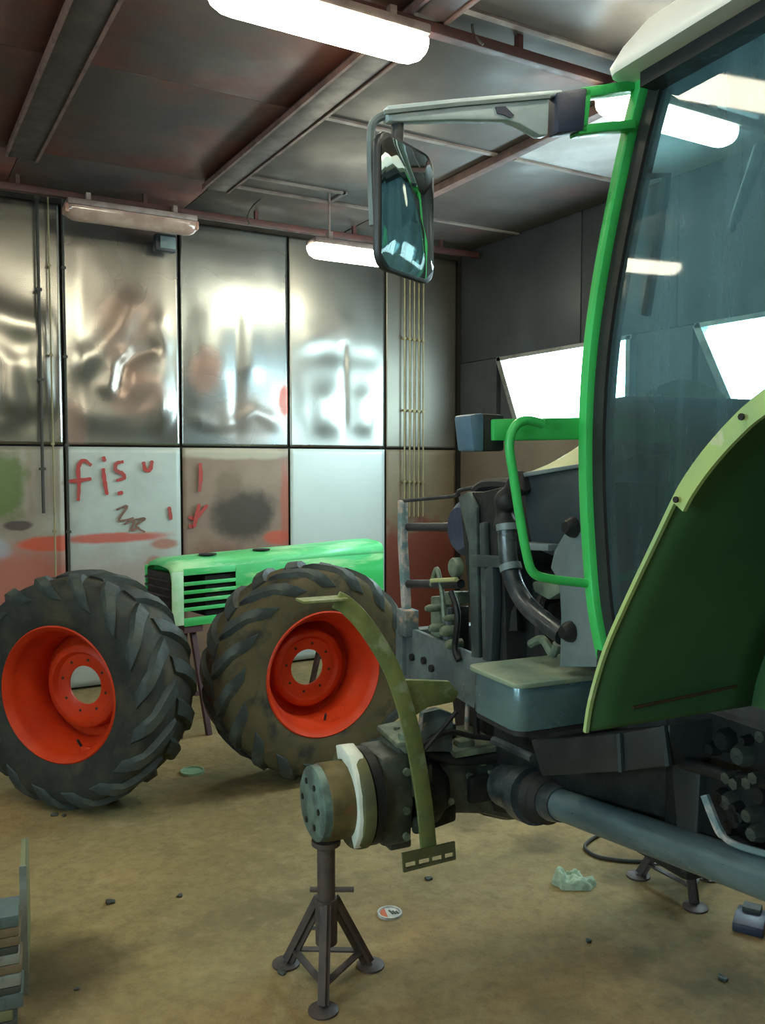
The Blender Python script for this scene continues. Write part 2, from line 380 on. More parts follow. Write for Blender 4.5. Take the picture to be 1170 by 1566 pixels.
# folds and bulges of the upper sheets: (polyline in photo pixels, half width m, height m) ; height > 0 bulges into the room
FOLDS = {5: [([(-40, 470), (20, 492), (60, 500), (100, 540)], .10, .022), ([(-30, 520), (10, 560), (15, 640)], .09, .022), ([(60, 560), (95, 620)], .10, .018), ([(-30, 620), (40, 650)], .08, -.014)],
         6: [([(108, 560), (150, 540), (185, 500), (200, 470)], .085, .020), ([(232, 534), (206, 545), (190, 560), (184, 592)], .045, -.017), ([(205, 585), (235, 590), (245, 610)], .13, .024), ([(165, 590), (172, 560), (185, 545)], .06, .014), ([(110, 640), (170, 650), (270, 640)], .09, .012), ([(245, 500), (262, 520)], .09, .014)],
         7: [([(362, 470), (362, 680)], .045, -.007), ([(325, 500), (325, 560)], .12, .010), ([(385, 490), (385, 560)], .08, .008), ([(290, 640), (335, 655), (362, 648), (390, 630), (440, 655)], .05, .008), ([(290, 665), (440, 668)], .04, -.006)],
         8: [([(450, 548), (500, 540), (540, 545), (590, 552)], .07, -.005), ([(527, 530), (527, 680)], .03, -.010), ([(500, 615), (503, 650)], .12, .018), ([(558, 615), (556, 650)], .10, .018), ([(480, 520), (520, 500)], .08, .006)]}
def seg_dist(p, a, b_):
    ab = b_ - a; t = max(0, min(1, (p - a).dot(ab) / max(1e-9, ab.length_squared))); return (p - a - ab * t).length
FOLD3 = {i: [([on_axis(x, y, 1, YB).xz for x, y in pl], wd, h) for pl, wd, h in fl] for i, fl in FOLDS.items()}
def dent(i, X, Z, seed, amp):
    d = amp * (noise.noise(Vector((X * 1.6 + seed * 3.7, Z * 1.1 + seed * 1.9, seed * .77))) * .7 + .12 * noise.noise(Vector((X * 5 + seed, Z * 4.2, seed * .3))))
    if Z > SEAM:
        P_ = Vector((X, Z))
        for pl, wd, h in FOLD3.get(i, ()):
            r = min(seg_dist(P_, pl[k], pl[k + 1]) for k in range(len(pl) - 1)) / wd
            if r < 3: d += h * math.exp(-r * r * .8)
    return d
def wall_sheet(i, z0, z1, mat, amp, seed, nu=48, nv=84):
    x0, x1 = SX[i] + .009, SX[i + 1] - .009; wd, ht = x1 - x0, z1 - z0
    def fn(u, v):
        e = min(1, 6 * min(u, 1 - u)) * min(1, 6 * min(v, 1 - v)); e = e * e * (3 - 2 * e)
        return Vector((u * wd, -.012 - e * (abs(amp) * .5 + dent(i, x0 + u * wd, z0 + v * ht, seed, amp)), v * ht))
    mb = MB().grid(fn, nu, nv); me = mb.mesh('wall_sheet', mat, ang=80)
    o = link('wall_sheet', me, wall_back); o.location = (x0, YB + .02, z0)
    md = o.modifiers.new('thickness', 'SOLIDIFY'); md.thickness = .003
    return o
UPC = [((.36, .37, .34), (.27, .255, .23)), ((.37, .375, .345), (.30, .27, .24)), ((.37, .38, .355), (.32, .295, .265)), ((.34, .375, .37), (.28, .295, .29))]
for i in range(len(SX) - 1):
    a, c2 = UPC[i % 4]
    amp = {5: .016, 6: .014, 7: .008, 8: .010, 9: .004}.get(i, .014)
    if i == 9: a, c2 = (.26, .25, .21), (.17, .16, .14)
    st = []
    if i == 6: st = [(.45, .8, .2, .35, (.30, .17, .11), .6, .9), (.5, .35, .2, .2, (.34, .16, .11), .5, .8), (.05, .1, .1, .2, (.3, .14, .1), .5, .8)]
    if i == 7: st = [(.18, .55, .13, .16, (.42, .20, .13), .6, .9), (.83, .35, .05, .12, (.5, .1, .06), .9, .6), (.5, .2, .3, .2, (.4, .28, .22), .4, .9)]
    if i == 8: st = [(.35, .95, .2, .1, (.22, .2, .18), .6, .8)]
    m_ = wall_panel_mat('galvanised_sheet', a, c2, {9: .5, 8: .3}.get(i, .25), .92, st, seed=i * 3.3)
    wall_sheet(i, SEAM + .008, HC - .055, m_, amp, i + 1)
RD, DR, BR = (.36, .06, .035), (.15, .045, .035), (.20, .155, .11)
LOW = {
 4: ((.34, .33, .28), (.22, .17, .14), .5, .3, [(.5, .5, .5, .35, RD, .6, .6)]),
 5: ((.42, .42, .36), (.28, .22, .18), .45, .2, [(.42, 1.42, .20, .24, (.10, .17, .04), .85, .4), (.3, .75, .75, .26, (.40, .10, .07), .8, .8), (.80, 1.03, .25, .05, (.55, .08, .04), .9, .5), (.55, 1.16, .09, .035, (.07, .05, .05), .9, .4), (.3, 1.0, .18, .08, (.33, .36, .42), .8, .6)]),
 6: ((.52, .58, .56), (.44, .49, .47), .42, .15, [(.40, .62, .50, .32, (.32, .24, .22), .75, .9), (.30, 1.05, .38, .035, (.50, .07, .045), .85, .7), (.68, .99, .10, .04, (.38, .13, .09), .8, .6), (.60, .85, .06, .05, (.3, .14, .09), .7, .6)]),
 7: ((.30, .22, .17), (.24, .165, .13), .5, .1, [(.48, 1.18, .25, .19, (.045, .035, .028), .92, .7), (.35, 1.42, .12, .10, (.13, .09, .06), .6, .8), (.75, 1.0, .12, .05, (.52, .09, .05), .85, .6), (.83, 1.22, .05, .32, (.40, .08, .05), .65, .7), (.4, 1.66, .5, .05, (.44, .42, .34), .8, .6), (.2, .75, .3, .2, DR, .8, .8)]),
 8: ((.60, .69, .69), (.56, .65, .65), .4, .1, []),
 9: ((.22, .18, .12), (.17, .135, .095), .55, .1, [(.3, .45, .9, .62, (.17, .035, .025), .9, .35)]),
}
sheets = {}
for i in range(len(SX) - 1):
    a, c2, r, mt, st = LOW.get(i, ((.34, .32, .28), (.22, .18, .15), .5, .3, [(.4, .5, .6, .4, RD, .5, .8)]))
    m_ = wall_panel_mat('lower_sheet', a, c2, r, mt, st, seed=i * 2.1)
    sheets[i] = wall_sheet(i, .02, SEAM - .006, m_, {6: .01, 5: .014}.get(i, .004), i + 21, 24, 40)
# sprayed writing on the lower sheets (flat strokes just proud of the sheet)
SK = [0]
def stroke(i, px, wid, mat, name='spray_stroke'):
    SK[0] += 1
    o = sheets[i]; pts = [on_axis(x, y, 1, YB - .012) - Vector(o.location) for x, y in px]
    pts = [Vector((p.x, -.026 - .0013 * (SK[0] % 8), p.z)) for p in spline(pts, 5)]
    n = len(pts); ws = [wid * (.75 + .35 * math.sin(PI * k / max(1, n - 1)) + .15 * math.sin(k * 2.3)) for k in range(n)]
    MB().bar(pts, ws, .002, (0, 1, 0)).build(name, mat, o)
for px in ([(140, 712), (128, 704), (120, 715), (121, 740), (120, 766)], [(104, 736), (120, 735), (140, 732)],
           [(158, 716), (160, 735), (164, 757)], [(158, 698), (160, 706)],
           [(189, 706), (178, 709), (177, 719), (187, 724), (190, 731), (178, 735)], [(180, 755), (188, 753)],
           [(219, 706), (222, 720)], [(222, 720), (230, 718), (233, 704)], [(259, 775), (262, 795)]):
    stroke(6, px, .026, 'redpaint')
for px in ([(178, 780), (195, 774), (182, 796), (205, 792)], [(190, 802), (205, 796), (200, 812)], [(205, 795), (222, 793), (208, 804), (222, 814)], [(202, 812), (213, 806)]):
    stroke(6, px, .016, 'brownpaint')
for px in ([(306, 708), (307, 728), (305, 752)], [(305, 771), (300, 790), (297, 806)], [(289, 790), (300, 792), (318, 772)], [(297, 806), (289, 804)]):
    stroke(7, px, .028, 'redpaint')

# right wall: plain grey sheets with two daylit windows
def rw(px, py): return on_axis(px, py, 0, XR)
wall_right = struct(MB().box((XR + .12, (YF + YB) / 2, HC / 2 + .06), (.1, YB - YF + .2, HC + .2)).build('wall_right', 'wallbk'))
zt = rw(765, 551).z; zb = rw(795, 646).z
y_a = rw(765, 551).y; y_a2 = rw(795, 640).y; y_b = rw(962, 560).y
y_c = rw(1070, 505).y; y_c2 = rw(1128, 600).y; y_d = y_c - (y_a - y_b)
def wy(k): return YF + k
ys = [YF]
while ys[-1] < YB - .9: ys.append(ys[-1] + .88)
ys[-1] = YB - .02
for j in range(len(ys) - 1):     # sheets above and below the window band; the low ones rusty red at the foot
    d_ = ys[j + 1] - ys[j] - .012; yc = (ys[j] + ys[j + 1]) / 2
    MB().box((XR + .04, yc, (zt + .03 + HC) / 2), (.06, d_, HC - .03 - zt)).build('wall_sheet', 'greywall', wall_right, .003)
    MB().box((XR + .04, yc, (zb - .03) / 2), (.06, d_, zb - .03)).build('wall_sheet', wall_panel_mat('right_low_sheet', (.20, .17, .13), (.15, .12, .09), .55, .1, []) if j == 0 else bpy.data.materials['right_low_sheet'], wall_right, .003)
ysp = [(YB - .02, y_a + .06), (y_b - .05, y_c + .06), (y_d - .05, YF)]
for ya, yb in ysp:
    MB().box((XR + .04, (ya + yb) / 2, (zt + zb) / 2), (.06, abs(ya - yb), zt - zb + .05)).build('wall_sheet', 'greywall', wall_right)
for n_, (t0, b0, e) in enumerate(((y_a, y_a2, y_b), (y_c, y_c2, y_d))):
    wdw = struct(bpy.data.objects.new('window_%d' % (n_ + 1), None)); COL.objects.link(wdw)
    X = XR + .05
    MB().prism([(X, t0, zt), (X, e, zt), (X, e, zb), (X, b0, zb)], (.02, 0, 0)).build('pane', 'daylight', wdw)
    MB().bar([(XR + .02, t0 + .02, zt + .02), (XR + .02, b0 + .02, zb - .02)], .05, .07, (1, 0, 0)).build('window_jamb', 'galv', wdw)
    MB().bar([(XR + .02, e, zt + .02), (XR + .02, e, zb - .02)], .04, .07, (1, 0, 0)).build('window_jamb', 'galv', wdw)
    for z in (zt + .01, zb - .02): MB().box((XR + .02, (t0 + e) / 2, z), (.07, abs(t0 - e) + .06, .03)).build('window_rail', 'galv', wdw)
    tri = [(XR + .03, t0 + .03, zt), (XR + .03, t0 + .03, zb), (XR + .03, b0 + .02, zb)]
    MB().prism(tri, (.03, 0, 0)).build('filler_sheet', 'greywall', wdw)
struct(MB().box((XL - .09, (YF + YB) / 2, HC / 2), (.1, YB - YF + .2, HC)).build('wall_left', 'greywall'))
for n_, yc in enumerate((-.9, 1.5)):       # unseen windows added on the opposite wall for cool daylight on the tractor
    wdw = struct(bpy.data.objects.new('window_%d' % (n_ + 3), None)); COL.objects.link(wdw)
    MB().box((XL - .02, yc, 1.95), (.02, 1.4, .6)).build('pane', 'daylight', wdw)
    for sy in (-1, 0, 1): MB().box((XL + .0, yc + sy * .71, 1.95), (.06, .05, .68)).build('window_jamb', 'galv', wdw)
    for z in (1.63, 2.27): MB().box((XL + .0, yc, z), (.06, 1.47, .05)).build('window_rail', 'galv', wdw)
struct(MB().box(((XL + XR) / 2, YF - .05, HC / 2), (XR - XL + .2, .1, HC)).build('wall_front', 'greywall'))

# ------------------------------------------------------------------ lamps and wiring
LL = .87
def lamp_proto(lit):
    o = thing('ceiling_lamp', '', 'lamp')
    def prof(sc, dz):
        pts = [(-.075, 0), (-.074, -.03), (-.062, -.06), (-.035, -.08), (0, -.086), (.035, -.08), (.062, -.06), (.074, -.03), (.075, 0)]
        return [(y * sc, z * sc + dz) for y, z in pts]
    rings = [(0, .55), (.018, .8), (.05, .96), (.09, 1), (LL - .09, 1), (LL - .05, .96), (LL - .018, .8), (LL, .55)]
    mb = MB(); n = 9; vs = []; fs = []
    for x, sc in rings: vs += [Vector((x, y, z)) for y, z in prof(sc, 0)]
    for j in range(len(rings) - 1):
        for k in range(n): fs.append((j * n + k, j * n + (k + 1) % n, (j + 1) * n + (k + 1) % n, (j + 1) * n + k))
    fs += [tuple(range(n)), tuple((len(rings) - 1) * n + k for k in range(n))]
    mb.add(vs, fs).build('diffuser', 'lampon' if lit else 'lampoff', o)
    h = MB().box((LL / 2, 0, .022), (LL - .02, .155, .04)).build('housing', 'lampbody', o, .01)
    if not lit:
        MB().box((LL - .01, 0, -.02), (.03, .12, .06)).build('end_cap', 'lampend', o, .012)
        MB().box((.01, 0, -.02), (.03, .12, .06)).build('end_cap', 'lampend', o, .012)
        MB().cyl((.1, 0, -.02), (LL - .06, 0, -.02), .013, 10).build('tube', 'white', h)
    for x in (.15, LL - .15): MB().box((x, 0, .07), (.03, .05, .06)).build('hanger', 'lampbody', o)
    return o
lit = lamp_proto(True); off = lamp_proto(False)
ZL = 3.25
off.location = (1.07, 5.94, ZL)
tag(off, 'unlit long ceiling lamp with pinkish cover above the dented metal wall', 'lamp', 'long tube lamps under the ceiling')
lamps = [((1.03, 2.97), 'large glaring ceiling lamp nearest the viewer at the top of the picture'),
         ((2.85, 2.97), 'lit ceiling lamp seen through the mirror bracket and cab door glass'),
         ((2.51, 5.32), 'small distant lit ceiling lamp half hidden behind the wing mirror'),
         ((-2.45, 5.94), 'lit ceiling lamp far to the left along the back wall row'),
         ((-.78, 2.97), 'lit ceiling lamp just left of the glaring near lamp, beyond the frame'),
         ((1.3, .6), 'added unseen lit ceiling lamp above and behind the viewer'),  # this and the lamps below are added out of view to light the tractor
         ((-.45, .6), 'added unseen lit ceiling lamp behind the viewer, one left of the overhead one'),
         ((-2.3, .6), 'added unseen lit ceiling lamp behind the viewer near the left wall'),
         ((1.3, -2.4), 'added unseen lit ceiling lamp by the front wall behind the tractor'),
         ((-.45, -2.4), 'added unseen lit ceiling lamp by the front wall, left of the tractor')]
for k, ((x, y), lab) in enumerate(lamps):
    o = lit if k == 0 else copy_tree(lit)
    o.location = (x, y, ZL if k != 2 else 3.05); tag(o, lab, 'lamp', 'long tube lamps under the ceiling')
    if k == 2:
        for hx in (.15, LL - .15): MB().cyl((hx, 0, .09), (hx, 0, HC - 3.05 - .01), .008, 8).build('drop_rod', 'lampbody', o)
def rail(x0, x1, y, z, lab):
    o = thing('conduit_rail', lab, 'rail', (x0, y, z), 0, 'lamp rails under the ceiling')
    MB().box(((x1 - x0) / 2, 0, 0), (x1 - x0, .05, .045)).build('channel', 'rail', o, .006)
    for k in range(int((x1 - x0) / .8) + 1): MB().box((.1 + k * .8, 0, .055), (.025, .03, .07)).build('hanger', 'rail', o)
rail(XL + .1, XR - .05, 5.98, 3.33, 'red-brown lamp rail above the dented back wall')
rail(XL + .1, XR - .05, 3.0, 3.33, 'red-brown lamp rail crossing the ceiling behind the glaring lamp')
# hanging cables
p = on_axis(722, 60, 2, 3.33)
tag(MB().tube(spline([p + V(0, 0, .06), p + V(.01, 0, .02), p + V(.04, -.02, -.02)]), .006, 6).build('lamp_cable', 'cable_d'), 'short dark cable dropping from the ceiling to the near rail', 'cable')
p = V(2.3, 5.95, 3.34)
tag(MB().tube(spline([p + V(0, -.3, .06), p + V(-.02, -.2, .03), p + V(0, -.06, .0), p + V(.02, -.05, -.05)]), .006, 6).build('lamp_cable', 'cable_d'), 'dark cable looping to the back rail beside the unlit lamp', 'cable')
# vertical wiring on the back wall
def vert(px, y0, y1, r, mat, name, lab, cat, grp, dy=.03):
    a = on_axis(px, y0, 1, YB - dy); b_ = on_axis(px, y1, 1, YB - dy); b_.x = a.x
    a.z = min(a.z, HC - .03)
    o = thing(name, lab, cat, (a.x, a.y, b_.z), 0, grp)
    MB().tube([(0, 0, 0), (0, 0, a.z - b_.z)], r, 8).build('run', mat, o)
    k = 0
    while .3 + k * .6 < a.z - b_.z:
        MB().box((0, .008, .3 + k * .6), (r * 3.5, r * 2.4 + .016, .018)).build('clip', mat, o); k += 1
vert(55, 250, 785, .011, 'cable_d', 'conduit_pipe', 'dark conduit pipe ending short on the left of the back wall', 'pipe', 'conduits on the left of the back wall', .07)
vert(73, 300, 880, .006, 'cable_y', 'wall_cable', 'thin pale cable between the two left conduits', 'cable', None, .05)
vert(95, 300, 880, .008, 'cable_d', 'wall_cable', 'thin dark cable running down beside the leftmost full panel joint', 'cable', None, .05)
for k, px in enumerate((619, 627, 634, 641, 648)):
    vert(px, 380, 790, .007, 'cable_y', 'wall_cable', ['leftmost', 'second', 'middle', 'fourth', 'rightmost'][k] + ' of the five yellowish wall cables below the wing mirror', 'cable', 'five parallel cables on the back wall', .03)
# small floodlight on the wall
p = on_axis(252, 373, 1, YB - .12)
fl = thing('floodlight', 'small dark square floodlight with pale lens on the wall under the unlit lamp', 'lamp', (p.x, p.y, p.z - .05))
MB().box((0, 0, .05), (.15, .08, .12)).build('body', 'blackm', fl, .012)
MB().box((.01, -.044, .05), (.11, .012, .085)).build('lens', 'plate', fl, .004)
MB().box((0, .08, .07), (.04, .1, .03)).build('bracket', 'blackm', fl)

# ================================================================== WHEELS
def make_wheel(tyre_mat, lug_mat):
    R = .52; o = thing('tractor_wheel', '', 'wheel')
    H = .55
    prof = [(.295, -.15), (.32, -.168), (.37, -.183), (.43, -.186), (.475, -.18), (.503, -.165), (.515, -.13), (.52, -.06), (.522, 0)]
    full = prof + [(r, -h) for r, h in reversed(prof[:-1])] + [(.285, .12), (.285, -.12)]
    ty = MB().lathe(full, (0, 0, H), 1, 64, loop=True).build('tyre', tyre_mat, o, ang=60)
    # tread lugs
    path = [(.0, .521, .012), (.05, .52, .025), (.10, .518, .025), (.14, .512, .027), (.165, .500, .028), (.182, .476, .020), (.188, .445, .008)]
    for sgn in (-1, 1):
        mb = MB(); vs = []; m_ = len(path)
        for k, (y, r, hgt) in enumerate(path):
            t = k / (m_ - 1); th = .42 * (t ** 1.25); hw = (.040 - .004 * t) / .52
            y2 = y if sgn > 0 else -y
            tilt = min(1, max(0, (t - .55) / .45))
            for da, up in ((-hw * 1.25, 0), (-hw * .8, 1), (hw * .8, 1), (hw * 1.25, 0)):
                rr = r - .004 + (hgt + .004) * up * (1 - .55 * tilt); yy = y2 + math.copysign(1, sgn) * up * hgt * .55 * tilt
                a = th + da; vs.append(Vector((rr * math.sin(a), yy, rr * math.cos(a))))
        fs = [(k * 4 + q, k * 4 + q + 1, (k + 1) * 4 + q + 1, (k + 1) * 4 + q) for k in range(m_ - 1) for q in range(3)]
        fs += [(0, 1, 2, 3), tuple((m_ - 1) * 4 + q for q in range(4))]
        me = mb.add(vs, fs).mesh('tread_lug', lug_mat, ang=35)
        for k in range(17):
            l = link('tread_lug', me, ty); l.location = (0, 0, H)
            l.rotation_euler = (0, 2 * PI * (k + (.5 if sgn > 0 else 0)) / 17, 0)
    # rim barrel and dished disc (face towards -y)
    MB().lathe([(.318, -.168), (.322, -.160), (.300, -.152), (.292, -.13), (.286, -.09), (.262, -.055), (.262, .06), (.288, .11), (.298, .15), (.320, .168), (.312, .168), (.288, .152), (.278, .112), (.252, .062), (.252, -.052), (.276, -.086), (.284, -.128), (.292, -.148), (.312, -.172)], (0, 0, H), 1, 56, loop=True).build('rim', 'rim', o, ang=50)
    d = MB().lathe([(.258, .075), (.215, .075), (.205, .065), (.200, .01), (.192, .0), (.165, -.004), (.150, .018), (.105, .020), (.092, .026), (.092, .034), (.105, .036), (.16, .034), (.188, .016), (.190, .07), (.205, .088), (.258, .088)], (0, 0, H), 1, 56, loop=True).build('wheel_disc', 'rim', o, ang=50)
    for k in range(8):
        a = 2 * PI * k / 8 + .2
        MB().lathe([(.007, 0), (.007, .004)], (.125 * math.sin(a), .0165, H + .125 * math.cos(a)), 1, 10, cap=True).build('bolt_hole', 'rust', d)
    # welded lug bracket and valve in the rim
    MB().box((.1, -.10, H - .262), (.05, .012, .03)).build('rim_clamp', 'rim', o, .003)
    MB().cyl((.05, -.07, H - .26), (.045, -.09, H - .225), .006, 8).build('valve', 'dark', o)
    return o
def face_rot(nx, ny):   # camera-levelled direction of the outer face -> z rotation
    n = RZ @ Vector((nx, ny, 0)); return math.atan2(n.y, n.x) + PI / 2
w1 = make_wheel('tyre', 'lug'); w1.location = camxy(-1.42, 4.05); w1.rotation_euler.z = face_rot(-.34, -.94)
tag(w1, 'tractor wheel at the left edge, tread lugs turned to the viewer, orange-red rim', 'wheel', 'two front wheels taken off the tractor')
w2 = make_wheel('tyre2', 'lug'); w2.location = camxy(-.375, 4.42); w2.rotation_euler.z = face_rot(.53, -.85)
tag(w2, 'tractor wheel in front of the green hood, muddy sidewall and open orange-red rim', 'wheel', 'two front wheels taken off the tractor')

# ================================================================== GREEN HOOD ON ITS TRESTLE
hd = RZ @ Vector((.77, .63, 0)); hrot = math.atan2(hd.y, hd.x)
hloc = camxy(-1.20, 5.0)
ZB, ZT, LEN, WID = .645, .985, 1.56, .37
hood = thing('engine_hood', 'patchy green tractor hood with louvred side on a trestle behind the wheels', 'hood', (hloc.x, hloc.y, ZB), hrot)
def hz(z): return z - ZB
prof = [(0, .955), (.002, .985), (.012, 1.008), (.035, 1.025), (.09, 1.036), (.23, 1.045), (.37, 1.036), (.425, 1.025), (.448, 1.008), (.458, .985), (.46, .955)]
prof = [(y * WID / .46, z) for y, z in prof]
mb = MB(); vs = []; fs = []; secs = [(-.02, -.045, .93), (.0, -.02, .97), (.05, -.005, 1), (.3, 0, 1), (1.0, .012, 1), (LEN, .025, 1)]
for x, dz, sc in secs:
    vs += [Vector((x, (y - WID / 2) * sc + WID / 2, hz(z + dz))) for y, z in prof]
n = len(prof)
for j in range(len(secs) - 1):
    for k in range(n - 1): fs.append((j * n + k, (j + 1) * n + k, (j + 1) * n + k + 1, j * n + k + 1))
top = mb.add(vs, fs).build('hood_top', 'hoodt', hood, ang=60)
md = top.modifiers.new('thickness', 'SOLIDIFY'); md.thickness = .006
for x in (.28, .66):
    MB().lathe([(.055, 0), (.055, .004), (.045, .005)], (0, 0, 0), 2, 20, cap=True).build('top_opening', 'dark', hood, loc=(x, .13, hz(1.043 + x * .012)))
def slab(x0, x1, z0, z1, y=0, t=.008, name='side_panel', mat='hoodg', bev=.003):
    return MB().box(((x0 + x1) / 2, y + t / 2, (hz(z0) + hz(z1)) / 2), (x1 - x0, t, z1 - z0)).build(name, mat, hood, bev)
slab(-.02, .055, ZB + .01, .97, name='corner_post', mat='hoodw')
slab(.055, .40, .945, .985); slab(.40, LEN, ZB + .02, .985); slab(.055, .40, ZB, ZB + .05)
zs = [ZB + .05 + (.945 - ZB - .05) * k / 5 for k in range(6)]
for k in range(1, 5): slab(.055, .40, zs[k] - .011, zs[k] + .011, -.002, .014, 'louvre_slat', 'hoodg')
slab(-.02, LEN, ZB + .02, .985, WID - .008, name='side_panel')
MB().box((.36, WID / 2, hz(.81)), (.30, WID - .06, .24)).build('shade_block', 'dark', hood)  # black box standing in for the shade inside the hood
MB().box((-.005, WID / 2, hz(.81)), (.02, WID - .05, .30)).build('front_grille', 'black', hood, .004)
for k in range(6): MB().box((-.022, WID / 2, hz(.69 + k * .045)), (.016, WID - .04, .012)).build('grille_bar', 'blackm', hood)
MB().box((LEN - .01, WID / 2, hz(.84)), (.02, WID - .03, .30)).build('rear_frame', 'hoodg', hood)
tr = thing('trestle', 'dark purple-brown steel trestle carrying the green hood', 'stand', (hloc.x, hloc.y, 0), hrot)
for x in (.14, 1.36):
    for sy, y in ((-1, .07), (1, .30)):
        MB().bar([(x, y, ZB - .035), (x + .03, y + sy * .14, 0)], .03, .03, (1, 0, 0)).build('leg', 'purple', tr)
        MB().bar([(x - .05, y, ZB - .035), (x - .14, y + sy * .10, 0)], .03, .03, (1, 0, 0)).build('leg', 'purple', tr)
    MB().box((x - .02, WID / 2, ZB - .02), (.12, WID - .02, .04)).build('cross_beam', 'purple', tr)
    MB().box((x - .03, WID / 2, .25), (.025, .46, .025)).build('brace', 'purple', tr)

# ================================================================== JACK STANDS
def make_stand():
    o = thing('jack_stand', '', 'jack stand'); H = .446
    feet = [Vector((.0, -.155, 0)), Vector((-.135, .085, 0)), Vector((.135, .075, 0))]
    rot = Matrix.Rotation(YAW, 3, 'Z'); feet = [rot @ p for p in feet]
    MB().tube([(0, 0, .13), (0, 0, H - .02)], .028, 16).build('column', 'stand', o)
    MB().lathe([(.02, H - .03), (.045, H - .015), (.045, H), (.02, H)], (0, 0, 0), 2, 16, cap=True).build('saddle', 'stand', o)
    MB().tube([(0, 0, .12), (0, 0, .262)], .034, 16).build('sleeve', 'stand', o)
    pd = rot @ Vector((1, -.1, 0))
    MB().cyl(-pd * .05 + V(0, 0, .285), pd * .085 + V(0, 0, .292), .008, 8).build('locking_pin', 'stand', o)
    for p in feet:
        MB().bar([V(0, 0, .25) + p * .16, p * .95 + V(0, 0, .012)], .04, .012, p.normalized().cross(V(0, 0, 1))).build('leg', 'stand', o)
        MB().bar([V(0, 0, .25) + p * .16, p * .95 + V(0, 0, .012)], .012, .034, p.normalized().cross(V(0, 0, 1))).build('leg_flange', 'stand', o)
        MB().lathe([(.045, 0), (.045, .006), (.03, .012), (0.001, .012)], p, 2, 16).build('foot_pad', 'stand', o)
    for a, b_ in ((0, 1), (1, 2), (2, 0)):
        MB().bar([feet[a] * .80 + V(0, 0, .06), feet[b_] * .80 + V(0, 0, .06)], .022, .006, (0, 0, 1)).build('brace', 'stand', o)
    return o
def tw(F, L, z=0):
    p = Matrix.Rotation(T_ROT, 3, 'Z') @ Vector((F, L, 0)) + T_LOC; p.z = z; return p
js = make_stand(); js.location = tw(0, .715)
tag(js, 'rusty three-legged jack stand under the near wheel hub in the foreground', 'jack stand', 'jack stands under the tractor')
for F, L, lab in ((0, -.715, 'jack stand under the far hub, glimpsed below the long shaft'),
                  (-2.35, .62, 'jack stand under the near end of the rear axle, right of the frame'),
                  (-2.35, -.62, 'jack stand under the far end of the rear axle, right of the frame')):
    o = copy_tree(js); o.location = tw(F, L); tag(o, lab, 'jack stand', 'jack stands under the tractor')

# ================================================================== TRACTOR
TR = thing('tractor', 'green tractor with removed front wheels and bonnet, cab and fender at right', 'tractor', T_LOC, T_ROT)
AZ = .565
def part(mb, name, mat, parent=TR, bevel=0, label=None, ang=40): return mb.build(name, mat, parent, bevel, label=label, ang=ang)
def poly(pxs, L): return [TL(x, y, L) for x, y in pxs]
def polyF(pxs, F): return [TF(x, y, F) for x, y in pxs]
